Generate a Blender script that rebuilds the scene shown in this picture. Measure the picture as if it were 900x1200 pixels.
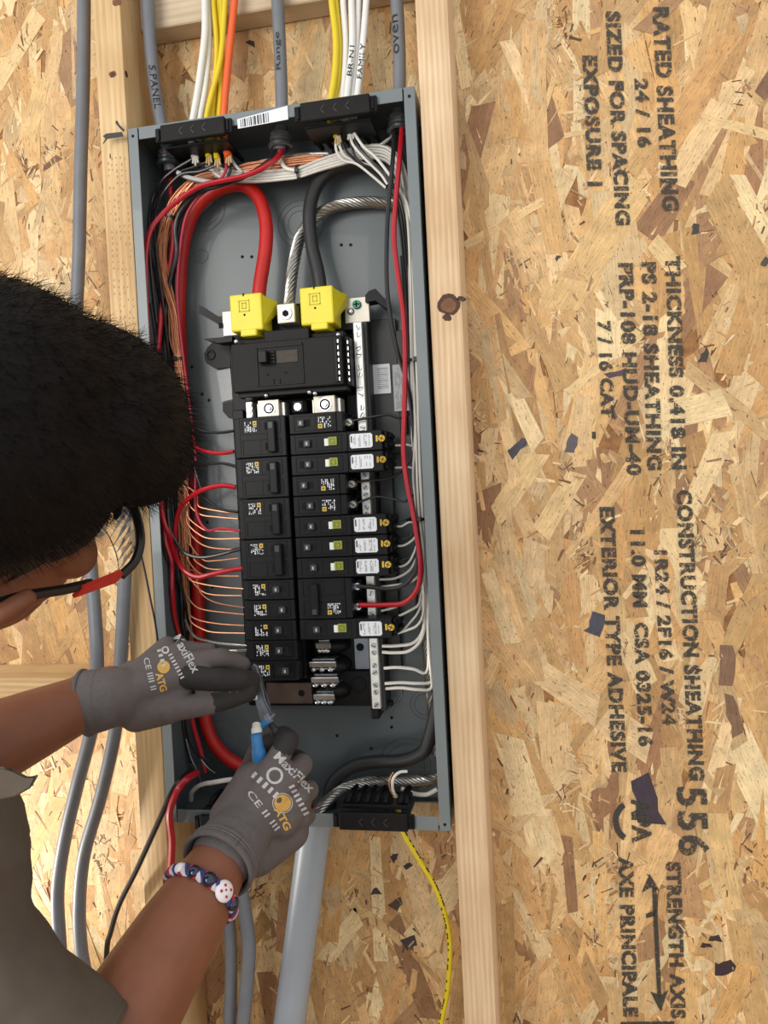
import bpy, bmesh, math, random
from mathutils import Vector, Matrix
from mathutils.bvhtree import BVHTree

for o in list(bpy.data.objects):
    bpy.data.objects.remove(o, do_unlink=True)
SC = bpy.context.scene
COL = SC.collection

# ------------------------------------------------------------------ camera
Z0 = 1.95                                    # top edge of the load centre above the floor
CAM = Vector((0.292, -1.0, Z0 - 0.471))
FPX = 906.0                                  # focal length for a 900 x 1200 frame
yaw, pitch, roll = -0.18819, -0.02342, -0.05024
_f = Vector((math.sin(yaw) * math.cos(pitch), math.cos(yaw) * math.cos(pitch), math.sin(pitch)))
_r = Vector((math.cos(yaw), -math.sin(yaw), 0))
_u = _r.cross(_f)
CR = _r * math.cos(roll) + _u * math.sin(roll)
CU = -_r * math.sin(roll) + _u * math.cos(roll)
CF = _f
cd = bpy.data.cameras.new('camera')
cam = bpy.data.objects.new('camera', cd)
COL.objects.link(cam)
M = Matrix((CR, CU, -CF)).transposed().to_4x4()
M.translation = CAM
cam.matrix_world = M
cd.sensor_fit = 'VERTICAL'
cd.sensor_height = 24.0
cd.lens = FPX / 1200.0 * 24.0
cd.clip_start = 0.02
cd.clip_end = 50
SC.camera = cam

# ------------------------------------------------------------------ light
w = bpy.data.worlds.new('world')
SC.world = w
w.use_nodes = True
w.node_tree.nodes['Background'].inputs[0].default_value = (0.93, 0.96, 1.0, 1)
w.node_tree.nodes['Background'].inputs[1].default_value = 0.82


def aim(o, target):
    d = Vector(target) - o.location
    o.rotation_euler = d.to_track_quat('-Z', 'Y').to_euler()


def lamp(name, kind, loc, target, energy, color, size=1.0, **kw):
    l = bpy.data.lights.new(name, kind)
    l.energy = energy
    l.color = color
    if kind == 'AREA':
        l.shape = 'RECTANGLE'
        l.size = size
        l.size_y = kw.get('size_y', size)
    if kind == 'SPOT':
        l.spot_size = kw['spot']
        l.spot_blend = kw['blend']
        l.shadow_soft_size = size
    o = bpy.data.objects.new(name, l)
    COL.objects.link(o)
    o.location = loc
    aim(o, target)
    return o


# daylight through the open side of the unfinished room, behind and to the left of the camera
lamp('window_daylight', 'AREA', (-1.15, -2.5, 2.0), (0.2, 0, 1.5), 38, (1.0, 0.965, 0.91), 1.5, size_y=1.5)
# work light standing low on the left
lamp('work_light', 'SPOT', (-1.25, -0.42, 0.62), (-0.40, 0, 1.02), 95, (1.0, 0.95, 0.86), 0.05, spot=0.50, blend=0.9)

vs = SC.view_settings
vs.view_transform = 'Standard'
vs.look = 'None'
vs.gamma = 1
vs.use_curve_mapping = False
vs.exposure = 0.30


# ------------------------------------------------------------------ helpers
def P(px, py, y):
    """point on the plane y = const (parallel to the wall) seen at photo pixel (px, py)"""
    d = CF + CR * ((px - 450) / FPX) - CU * ((py - 600) / FPX)
    return CAM + d * ((y - CAM.y) / d.y)


def W(x, y, z):
    """panel coordinates in millimetres: x from the panel centre, z from its top edge"""
    return Vector((x / 1000, y / 1000, Z0 + z / 1000))


def lin(c):
    return c / 12.92 if c <= 0.04045 else ((c + 0.055) / 1.055) ** 2.4


def rgb(r, g, b, a=1.0):
    return (lin(r / 255), lin(g / 255), lin(b / 255), a)


MATS = {}


def mat(name, col, rough=0.5, metal=0.0, var=0.0, scale=60.0, bump=0.0, bscale=300.0, stretch=None, coat=0.0, ior=1.45):
    if name in MATS:
        return MATS[name]
    m = bpy.data.materials.new(name)
    m.use_nodes = True
    nt = m.node_tree
    b = nt.nodes['Principled BSDF']
    b.inputs['Base Color'].default_value = col
    b.inputs['Roughness'].default_value = rough
    b.inputs['Metallic'].default_value = metal
    b.inputs['Coat Weight'].default_value = coat
    b.inputs['IOR'].default_value = ior
    tc = nt.nodes.new('ShaderNodeTexCoord')
    mp = nt.nodes.new('ShaderNodeMapping')
    if stretch:
        mp.inputs['Scale'].default_value = stretch
    nt.links.new(tc.outputs['Object'], mp.inputs[0])
    if var > 0:
        n = nt.nodes.new('ShaderNodeTexNoise')
        n.inputs['Scale'].default_value = scale
        n.inputs['Detail'].default_value = 4
        nt.links.new(mp.outputs[0], n.inputs['Vector'])
        rp = nt.nodes.new('ShaderNodeValToRGB')
        rp.color_ramp.elements[0].position = 0.3
        rp.color_ramp.elements[1].position = 0.7
        rp.color_ramp.elements[0].color = tuple(c * (1 - var) for c in col[:3]) + (1,)
        rp.color_ramp.elements[1].color = tuple(min(1, c * (1 + var)) for c in col[:3]) + (1,)
        nt.links.new(n.outputs['Fac'], rp.inputs[0])
        nt.links.new(rp.outputs[0], b.inputs['Base Color'])
    if bump > 0:
        n2 = nt.nodes.new('ShaderNodeTexNoise')
        n2.inputs['Scale'].default_value = bscale
        n2.inputs['Detail'].default_value = 3
        nt.links.new(mp.outputs[0], n2.inputs['Vector'])
        bp = nt.nodes.new('ShaderNodeBump')
        bp.inputs['Strength'].default_value = bump
        bp.inputs['Distance'].default_value = 0.001
        nt.links.new(n2.outputs['Fac'], bp.inputs['Height'])
        nt.links.new(bp.outputs[0], b.inputs['Normal'])
    MATS[name] = m
    return m


def tag(o, label=None, cat=None, group=None, kind=None):
    if label:
        o['label'] = label
    if cat:
        o['category'] = cat
    if group:
        o['group'] = group
    if kind:
        o['kind'] = kind
    return o


def empty(name, loc):
    o = bpy.data.objects.new(name, None)
    COL.objects.link(o)
    o.location = loc
    o.empty_display_size = 0.02
    return o


def world_loc(o):
    v = Vector((0, 0, 0))
    while o is not None:
        v += o.location
        o = o.parent
    return v


def link_mesh(name, me, material, parent=None, smooth=False, loc=None):
    """verts of me are in world space; moved into the parent's frame"""
    o = bpy.data.objects.new(name, me)
    COL.objects.link(o)
    if material is not None:
        for mm in (material if isinstance(material, (list, tuple)) else [material]):
            me.materials.append(mm)
    if smooth:
        me.polygons.foreach_set('use_smooth', [True] * len(me.polygons))
    if parent is not None:
        o.parent = parent
        off = world_loc(parent)
        me.transform(Matrix.Translation(-off))
    else:
        # origin at the base of the thing
        if len(me.vertices):
            n = len(me.vertices)
            xs = [v.co.x for v in me.vertices]
            ys = [v.co.y for v in me.vertices]
            zs = [v.co.z for v in me.vertices]
            c = Vector(((min(xs) + max(xs)) / 2, (min(ys) + max(ys)) / 2, min(zs)))
            me.transform(Matrix.Translation(-c))
            o.location = c
    return o


class G:
    """collects shapes (in world metres) into ONE mesh object"""

    def __init__(s):
        s.bm = bmesh.new()

    def box(s, a, b, bevel=0.0, rot=None, seg=1):
        a, b = Vector(a), Vector(b)
        c = (a + b) / 2
        d = b - a
        m = Matrix.Translation(c)
        if rot is not None:
            m = m @ rot.to_4x4()
        m = m @ Matrix.Diagonal((abs(d.x), abs(d.y), abs(d.z), 1))
        r = bmesh.ops.create_cube(s.bm, size=1.0, matrix=m)
        if bevel > 0:
            es = {e for v in r['verts'] for e in v.link_edges}
            bmesh.ops.bevel(s.bm, geom=list(es), offset=bevel, segments=seg, affect='EDGES', profile=0.5)
        return s

    def cyl(s, a, b, r0, r1=None, n=16, caps=True):
        a, b = Vector(a), Vector(b)
        r1 = r0 if r1 is None else r1
        d = b - a
        q = d.to_track_quat('Z', 'Y').to_matrix().to_4x4()
        m = Matrix.Translation((a + b) / 2) @ q
        bmesh.ops.create_cone(s.bm, cap_ends=caps, segments=n, radius1=r0, radius2=r1, depth=d.length, matrix=m)
        return s

    def sphere(s, c, r, u=16, v=10, m3=None):
        m = Matrix.Translation(Vector(c))
        if m3 is not None:
            m = m @ m3.to_4x4()
        rr = r if isinstance(r, (tuple, list)) else (r, r, r)
        m = m @ Matrix.Diagonal((rr[0], rr[1], rr[2], 1))
        nv, nf = s.bm.verts.new, s.bm.faces.new
        top = nv(m @ Vector((0, 0, 1)))
        bot = nv(m @ Vector((0, 0, -1)))
        rows = []
        for i in range(1, v):
            t = math.pi * i / v
            st, ct = math.sin(t), math.cos(t)
            rows.append([nv(m @ Vector((st * math.cos(2 * math.pi * k / u), st * math.sin(2 * math.pi * k / u), ct))) for k in range(u)])
        for k in range(u):
            j = (k + 1) % u
            nf((top, rows[0][k], rows[0][j]))
            nf((bot, rows[-1][j], rows[-1][k]))
            for a, b in zip(rows, rows[1:]):
                nf((a[k], b[k], b[j], a[j]))
        return s

    def tube(s, pts, rad, n=8, caps=True, flat=None):
        """sweep; rad is a number or list. flat=(axis, k): squeeze the section along an axis"""
        pts = [Vector(p) for p in pts]
        N = len(pts)
        rads = rad if isinstance(rad, (list, tuple)) else [rad] * N
        t0 = (pts[1] - pts[0]).normalized()
        ref = Vector((0, 1, 0)) if abs(t0.y) < 0.9 else Vector((1, 0, 0))
        nrm = t0.cross(ref).normalized()
        rings = []
        prev = t0
        for i in range(N):
            t = (pts[min(i + 1, N - 1)] - pts[max(i - 1, 0)]).normalized()
            ax = prev.cross(t)
            if ax.length > 1e-7:
                nrm = Matrix.Rotation(prev.angle(t), 3, ax.normalized()) @ nrm
            nrm = (nrm - t * nrm.dot(t)).normalized()
            bi = t.cross(nrm)
            ring = []
            for k in range(n):
                a = 2 * math.pi * k / n
                off = (nrm * math.cos(a) + bi * math.sin(a)) * rads[i]
                if flat:
                    off = off - flat[0] * off.dot(flat[0]) * (1 - flat[1])
                ring.append(s.bm.verts.new(pts[i] + off))
            rings.append(ring)
            prev = t
        for i in range(N - 1):
            for k in range(n):
                s.bm.faces.new((rings[i][k], rings[i][(k + 1) % n], rings[i + 1][(k + 1) % n], rings[i + 1][k]))
        if caps:
            s.bm.faces.new(rings[0][::-1])
            s.bm.faces.new(rings[-1])
        return s

    def prism(s, outline, ext):
        """closed outline (world points) extruded by vector ext"""
        ext = Vector(ext)
        a = [s.bm.verts.new(Vector(p)) for p in outline]
        b = [s.bm.verts.new(Vector(p) + ext) for p in outline]
        n = len(a)
        s.bm.faces.new(a[::-1])
        s.bm.faces.new(b)
        for i in range(n):
            s.bm.faces.new((a[i], a[(i + 1) % n], b[(i + 1) % n], b[i]))
        return s

    def ring(s, c, axis, R, r, n=24, m=6, arc=(0, 2 * math.pi)):
        c, axis = Vector(c), Vector(axis).normalized()
        e1 = axis.orthogonal().normalized() if abs(axis.y) < 0.9 else Vector((1, 0, 0))
        e2 = axis.cross(e1).normalized()
        full = abs(arc[1] - arc[0] - 2 * math.pi) < 1e-6
        pts = [c + (e1 * math.cos(a) + e2 * math.sin(a)) * R for a in
               [arc[0] + (arc[1] - arc[0]) * i / n for i in range(n + 1)]]
        s.tube(pts, r, m, caps=not full)
        return s

    def mesh(s):
        bmesh.ops.recalc_face_normals(s.bm, faces=s.bm.faces[:])
        me = bpy.data.meshes.new('m')
        s.bm.to_mesh(me)
        s.bm.free()
        return me

    def build(s, name, material, parent=None, smooth=False):
        me = s.mesh()
        me.name = name
        o = link_mesh(name, me, material, parent, False)
        if smooth:
            me.polygons.foreach_set('use_smooth', [True] * len(me.polygons))
            me.set_sharp_from_angle(angle=math.radians(40))
        return o


def copy_tree(o, parent=None):
    c = o.copy()
    COL.objects.link(c)
    c.parent = parent
    for ch in o.children:
        copy_tree(ch, c)
    return c


def catmull(pts, sub=6):
    pts = [Vector(p) for p in pts]
    if len(pts) < 3:
        return pts
    q = [pts[0] * 2 - pts[1]] + pts + [pts[-1] * 2 - pts[-2]]
    out = []
    for i in range(1, len(q) - 2):
        p0, p1, p2, p3 = q[i - 1:i + 3]
        for k in range(sub):
            t = k / sub
            out.append(0.5 * ((2 * p1) + (p2 - p0) * t + (2 * p0 - 5 * p1 + 4 * p2 - p3) * t * t +
                              (3 * p1 - p0 - 3 * p2 + p3) * t ** 3))
    out.append(pts[-1])
    return out


def path(pts, sub=6, dy=None):
    """pixel path (px, py, depth) -> smooth world points"""
    return catmull([P(*p) if dy is None else P(p[0], p[1], dy) for p in pts], sub)


_TX = {}


def text_geo(s, bold=0.0, space=1.0, shear=0.0):
    """lettering as triangles normalised to its own box 0..1 x 0..1, plus aspect"""
    key = (s, bold, space, shear)
    if key in _TX:
        return _TX[key]
    c = bpy.data.curves.new('t', 'FONT')
    c.body = s
    c.offset = bold
    c.space_character = space
    c.shear = shear
    c.resolution_u = 3
    o = bpy.data.objects.new('t', c)
    COL.objects.link(o)
    bpy.context.view_layer.update()
    me = bpy.data.meshes.new_from_object(o.evaluated_get(bpy.context.evaluated_depsgraph_get()))
    vs_ = [v.co.copy() for v in me.vertices]
    fs_ = [tuple(p.vertices) for p in me.polygons]
    bpy.data.objects.remove(o, do_unlink=True)
    bpy.data.curves.remove(c)
    bpy.data.meshes.remove(me)
    x0 = min(v.x for v in vs_)
    x1 = max(v.x for v in vs_)
    y0 = min(v.y for v in vs_)
    y1 = max(v.y for v in vs_)
    n = [((v.x - x0) / (x1 - x0), (v.y - y0) / (y1 - y0)) for v in vs_]
    _TX[key] = (n, fs_, (x1 - x0) / (y1 - y0))
    return _TX[key]


def print_text(name, s, mapf, material, parent=None, bold=0.02, space=1.0, shear=0.0):
    """flat print: mapf((u, v)) -> world point"""
    n, fs_, asp = text_geo(s, bold, space, shear)
    me = bpy.data.meshes.new(name)
    me.from_pydata([tuple(mapf(u, v)) for u, v in n], [], fs_)
    me.update()
    return link_mesh(name, me, material, parent)


def remesh_blob(parts, voxel, smooth=6):
    """parts: ('cap', p0, p1, r0, r1) | ('ell', centre, (rx, ry, rz), mat3) -> one continuous mesh"""
    g = G()
    for p in parts:
        if p[0] == 'cap':
            _, a, b, r0, r1 = p
            a, b = Vector(a), Vector(b)
            L = (b - a).length
            n = max(2, int(L / (0.45 * max(r0, r1))) + 2)
            if L < 1e-6:
                g.sphere(a, r0)
                continue
            g.sphere(a, r0)
            g.sphere(b, r1)
            g.cyl(a, b, r0, r1, 20)
        else:
            _, c, r, m3 = p
            g.sphere(c, r, 28, 18, m3)
    me = g.mesh()
    o = bpy.data.objects.new('tmp', me)
    COL.objects.link(o)
    md = o.modifiers.new('r', 'REMESH')
    md.mode = 'VOXEL'
    md.voxel_size = voxel
    md.use_smooth_shade = True
    sm = o.modifiers.new('s', 'SMOOTH')
    sm.factor = 0.5
    sm.iterations = smooth
    bpy.context.view_layer.update()
    out = bpy.data.meshes.new_from_object(o.evaluated_get(bpy.context.evaluated_depsgraph_get()))
    bpy.data.objects.remove(o, do_unlink=True)
    bpy.data.meshes.remove(me)
    out.polygons.foreach_set('use_smooth', [True] * len(out.polygons))
    return out


def chain(pts, rads):
    return [('cap', pts[i], pts[i + 1], rads[i], rads[i + 1]) for i in range(len(pts) - 1)]


# ================================================================== materials
def osb_material():
    m = bpy.data.materials.new('osb_strands')
    m.use_nodes = True
    nt = m.node_tree
    L = nt.links
    b = nt.nodes['Principled BSDF']
    b.inputs['Roughness'].default_value = 0.62
    at = nt.nodes.new('ShaderNodeAttribute')
    at.attribute_name = 'tone'
    uv = nt.nodes.new('ShaderNodeUVMap')
    uv.uv_map = 'grain'

    def noise(sx, sy, scale, detail=3.0, rough=0.6):
        mp = nt.nodes.new('ShaderNodeMapping')
        mp.inputs['Scale'].default_value = (sx, sy, 1)
        L.new(uv.outputs[0], mp.inputs[0])
        n = nt.nodes.new('ShaderNodeTexNoise')
        n.inputs['Scale'].default_value = scale
        n.inputs['Detail'].default_value = detail
        n.inputs['Roughness'].default_value = rough
        L.new(mp.outputs[0], n.inputs['Vector'])
        return n

    g1 = noise(0.12, 1.6, 300)          # long grain lines
    g2 = noise(1.0, 1.0, 45, 4)          # blotches
    g3 = noise(0.35, 1.2, 420, 2)        # pores
    r1 = nt.nodes.new('ShaderNodeMapRange')
    r1.inputs[1].default_value = 0.3
    r1.inputs[2].default_value = 0.7
    r1.inputs[3].default_value = 0.80
    r1.inputs[4].default_value = 1.16
    L.new(g1.outputs['Fac'], r1.inputs[0])
    r2 = nt.nodes.new('ShaderNodeMapRange')
    r2.inputs[1].default_value = 0.3
    r2.inputs[2].default_value = 0.7
    r2.inputs[3].default_value = 0.80
    r2.inputs[4].default_value = 1.14
    L.new(g2.outputs['Fac'], r2.inputs[0])
    mu = nt.nodes.new('ShaderNodeMath')
    mu.operation = 'MULTIPLY'
    L.new(r1.outputs[0], mu.inputs[0])
    L.new(r2.outputs[0], mu.inputs[1])
    r3 = nt.nodes.new('ShaderNodeMapRange')
    r3.inputs[1].default_value = 0.625
    r3.inputs[2].default_value = 0.66
    r3.inputs[3].default_value = 1.0
    r3.inputs[4].default_value = 0.42
    L.new(g3.outputs['Fac'], r3.inputs[0])
    mu2 = nt.nodes.new('ShaderNodeMath')
    mu2.operation = 'MULTIPLY'
    L.new(mu.outputs[0], mu2.inputs[0])
    L.new(r3.outputs[0], mu2.inputs[1])
    vm = nt.nodes.new('ShaderNodeVectorMath')
    vm.operation = 'SCALE'
    L.new(at.outputs['Color'], vm.inputs[0])
    L.new(mu2.outputs[0], vm.inputs['Scale'])
    L.new(vm.outputs[0], b.inputs['Base Color'])
    bp = nt.nodes.new('ShaderNodeBump')
    bp.inputs['Strength'].default_value = 0.35
    bp.inputs['Distance'].default_value = 0.0008
    L.new(g1.outputs['Fac'], bp.inputs['Height'])
    L.new(bp.outputs[0], b.inputs['Normal'])
    return m


def lumber_material(name, light, dark, rings=55.0, flat=False):
    """sawn softwood: long growth lines along z with a slow wander"""
    m = bpy.data.materials.new(name)
    m.use_nodes = True
    nt = m.node_tree
    L = nt.links
    b = nt.nodes['Principled BSDF']
    b.inputs['Roughness'].default_value = 0.6
    tc = nt.nodes.new('ShaderNodeTexCoord')
    mp = nt.nodes.new('ShaderNodeMapping')
    mp.inputs['Scale'].default_value = (0.05, 1, 1) if flat else (1, 1, 0.05)
    L.new(tc.outputs['Object'], mp.inputs[0])
    wv = nt.nodes.new('ShaderNodeTexWave')
    wv.bands_direction = 'Z' if flat else 'X'
    wv.inputs['Scale'].default_value = rings
    wv.inputs['Distortion'].default_value = 6.0
    wv.inputs['Detail'].default_value = 2
    wv.inputs['Detail Scale'].default_value = 0.6
    L.new(mp.outputs[0], wv.inputs['Vector'])
    n = nt.nodes.new('ShaderNodeTexNoise')
    n.inputs['Scale'].default_value = 260
    n.inputs['Detail'].default_value = 4
    L.new(mp.outputs[0], n.inputs['Vector'])
    n2 = nt.nodes.new('ShaderNodeTexNoise')
    n2.inputs['Scale'].default_value = 9
    L.new(tc.outputs['Object'], n2.inputs['Vector'])
    a = nt.nodes.new('ShaderNodeMath')
    a.operation = 'MULTIPLY_ADD'
    a.inputs[1].default_value = 0.5
    L.new(n.outputs['Fac'], a.inputs[0])
    a2 = nt.nodes.new('ShaderNodeMath')
    a2.operation = 'MULTIPLY_ADD'
    a2.inputs[1].default_value = 0.15
    L.new(wv.outputs['Fac'], a2.inputs[0])
    L.new(a2.outputs[0], a.inputs[2])
    a3 = nt.nodes.new('ShaderNodeMath')
    a3.operation = 'MULTIPLY'
    a3.inputs[1].default_value = 0.7
    L.new(n2.outputs['Fac'], a3.inputs[0])
    L.new(a3.outputs[0], a2.inputs[2])
    rp = nt.nodes.new('ShaderNodeValToRGB')
    rp.color_ramp.elements[0].position = 0.35
    rp.color_ramp.elements[1].position = 0.85
    rp.color_ramp.elements[0].color = light
    rp.color_ramp.elements[1].color = dark
    L.new(a.outputs[0], rp.inputs[0])
    L.new(rp.outputs[0], b.inputs['Base Color'])
    bp = nt.nodes.new('ShaderNodeBump')
    bp.inputs['Strength'].default_value = 0.25
    bp.inputs['Distance'].default_value = 0.0006
    L.new(n.outputs['Fac'], bp.inputs['Height'])
    L.new(bp.outputs[0], b.inputs['Normal'])
    return m


def worn_ink(name, col, scale=420.0, lo=0.475, hi=0.56):
    """stencil ink that has not taken everywhere (real gaps in the print)"""
    m = bpy.data.materials.new(name)
    m.use_nodes = True
    nt = m.node_tree
    L = nt.links
    b = nt.nodes['Principled BSDF']
    b.inputs['Base Color'].default_value = col
    b.inputs['Roughness'].default_value = 0.7
    tc = nt.nodes.new('ShaderNodeTexCoord')
    n = nt.nodes.new('ShaderNodeTexNoise')
    n.inputs['Scale'].default_value = scale
    n.inputs['Detail'].default_value = 3
    L.new(tc.outputs['Object'], n.inputs['Vector'])
    mr = nt.nodes.new('ShaderNodeMapRange')
    mr.inputs[1].default_value = lo - 0.1
    mr.inputs[2].default_value = hi - 0.1
    mr.inputs[3].default_value = 0.15
    mr.inputs[4].default_value = 0.92
    L.new(n.outputs['Fac'], mr.inputs[0])
    L.new(mr.outputs[0], b.inputs['Alpha'])
    return m


def print_block(name, paper, ink, sx, sz, thresh=0.5, soft=0.03):
    """tiny unreadable print: broken lines of dots on a label"""
    m = bpy.data.materials.new(name)
    m.use_nodes = True
    nt = m.node_tree
    L = nt.links
    b = nt.nodes['Principled BSDF']
    b.inputs['Roughness'].default_value = 0.45
    tc = nt.nodes.new('ShaderNodeTexCoord')
    mp = nt.nodes.new('ShaderNodeMapping')
    mp.inputs['Scale'].default_value = (sx, 0.01, sz)
    L.new(tc.outputs['Object'], mp.inputs[0])
    v = nt.nodes.new('ShaderNodeTexVoronoi')
    v.distance = 'CHEBYCHEV'
    v.inputs['Scale'].default_value = 1.0
    v.inputs['Randomness'].default_value = 0.55
    L.new(mp.outputs[0], v.inputs['Vector'])
    sp = nt.nodes.new('ShaderNodeSeparateColor')
    L.new(v.outputs['Color'], sp.inputs[0])
    mr = nt.nodes.new('ShaderNodeMapRange')
    mr.inputs[1].default_value = thresh
    mr.inputs[2].default_value = thresh + soft
    L.new(sp.outputs[0], mr.inputs[0])
    mx = nt.nodes.new('ShaderNodeMix')
    mx.data_type = 'RGBA'
    mx.inputs[6].default_value = paper
    mx.inputs[7].default_value = ink
    L.new(mr.outputs[0], mx.inputs[0])
    L.new(mx.outputs[2], b.inputs['Base Color'])
    return m


OSB = osb_material()
OSB_CORE = mat('osb_core', rgb(150, 106, 64), 0.8, var=0.3, scale=120)
STUD_L = lumber_material('sawn_pine_yellow', rgb(226, 196, 146), rgb(186, 148, 98), 40)
STUD_R = lumber_material('sawn_spruce_pale', rgb(233, 206, 168), rgb(196, 160, 118), 48)
BLOCKM = lumber_material('sawn_spruce_white', rgb(214, 196, 168), rgb(180, 156, 124), 40, True)
INK = worn_ink('stencil_ink', rgb(62, 58, 50))
INK_SOLID = mat('marker_ink', rgb(40, 38, 36), 0.6)
KNOT = mat('wood_knot', rgb(92, 58, 34), 0.7, var=0.4, scale=180)
STEEL_GREY = mat('grey_enamel', rgb(88, 95, 96), 0.32, 0.0, var=0.05, scale=14, bump=0.05, bscale=200, coat=0.1)
STEEL_RIM = mat('grey_enamel_rim', rgb(112, 119, 119), 0.36, 0.0, var=0.05, scale=20, coat=0.2)
HOLE = mat('hole_black', rgb(14, 14, 15), 0.9)
BLACK = mat('black_plastic', rgb(22, 21, 21), 0.40, var=0.12, scale=90, bump=0.08, bscale=900, ior=1.27)
BLACK2 = mat('black_plastic_matte', rgb(21, 21, 22), 0.42, var=0.12, scale=60, bump=0.1, bscale=1200, ior=1.27)
BLACK3 = mat('black_plastic_deep', rgb(13, 13, 14), 0.4, ior=1.27)
BROWNBLACK = mat('brown_black_plastic', rgb(24, 21, 18), 0.5, var=0.15, scale=80, bump=0.06, bscale=700, ior=1.27)
HANDLE = mat('breaker_handle', rgb(50, 52, 55), 0.42, var=0.1, scale=100)
YELLOW_COVER = mat('yellow_lug_plastic', rgb(222, 206, 40), 0.38, var=0.06, scale=40)
YEL_LINE = mat('yellow_lug_shade', rgb(186, 170, 30), 0.5)
ALU = mat('tinned_aluminium', rgb(220, 218, 210), 0.36, 0.5, var=0.08, scale=120)
ALU_MATTE = mat('plated_lug', rgb(178, 173, 160), 0.4, 0.6, var=0.08, scale=90)
STEEL = mat('bright_steel', rgb(196, 198, 200), 0.25, 0.9, var=0.1, scale=150)
BRASS = mat('brass_screw', rgb(196, 160, 66), 0.3, 0.85, var=0.1, scale=200)
GREEN_SCREW = mat('green_screw', rgb(40, 110, 92), 0.35, 0.4)
LABEL_W = mat('label_white', rgb(222, 224, 226), 0.5)
LABEL_TXT = print_block('label_small_print', rgb(222, 224, 226), rgb(176, 178, 182), 300, 900, 0.6)
LABEL_GREY = mat('label_grey', rgb(172, 174, 173), 0.5, var=.05, scale=200)
BRK_PRINT = print_block('breaker_white_print', rgb(30, 30, 30), rgb(214, 214, 210), 620, 480, 0.52)
YEL_SQ = mat('yellow_square', rgb(200, 170, 62), 0.5)
OLIVE = mat('test_button_olive', rgb(140, 146, 48), 0.45)
WHITE_P = mat('white_plastic', rgb(226, 226, 220), 0.45)
BARCODE = mat('barcode_ink', rgb(32, 32, 34), 0.6)
COPPER = mat('bare_copper', rgb(222, 152, 110), 0.34, 0.4, var=0.12, scale=200)
BARE_ALU = mat('bare_strand_aluminium', rgb(168, 164, 156), 0.3, 0.9, var=0.15, scale=260)
RED_BIG = mat('red_service_jacket', rgb(184, 30, 23), 0.42, var=0.1, scale=30, bump=0.1, bscale=150)
RED = mat('red_insulation', rgb(178, 22, 36), 0.28, var=0.08, scale=60, coat=0.3)
RED_PINK = mat('red_thin_insulation', rgb(178, 52, 70), 0.35, var=0.08, scale=60)
BLK_W = mat('black_insulation', rgb(30, 29, 28), 0.32, var=0.1, scale=60, coat=0.3)
BLK_BIG = mat('black_service_jacket', rgb(42, 41, 40), 0.45, var=0.1, scale=50)
WHT_W = mat('white_insulation', rgb(222, 218, 208), 0.35, var=0.04, scale=60)
GREY_W = mat('light_grey_insulation', rgb(186, 186, 182), 0.4)
CABLE_GREY = mat('grey_cable_jacket', rgb(112, 114, 118), 0.42, var=0.08, scale=40, bump=0.08, bscale=260)
CABLE_GREY2 = mat('grey_blue_cable_jacket', rgb(128, 132, 138), 0.4, var=0.08, scale=40)
ROMEX_W = mat('white_cable_jacket', rgb(226, 224, 218), 0.4, var=0.04, scale=40)
ROMEX_Y = mat('yellow_cable_jacket', rgb(222, 196, 36), 0.38, var=0.06, scale=40)
ROMEX_O = mat('orange_cable_jacket', rgb(232, 98, 48), 0.38, var=0.05, scale=40)
PVC = mat('grey_pvc', rgb(164, 172, 180), 0.4, var=0.05, scale=20)
PAPER = mat('kraft_filler', rgb(196, 170, 120), 0.8)

# ================================================================== the setting
rnd = random.Random(11)
SHX0, SHX1, SHZ0, SHZ1 = -0.95, 1.25, Z0 - 1.32, Z0 + 0.45


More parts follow.
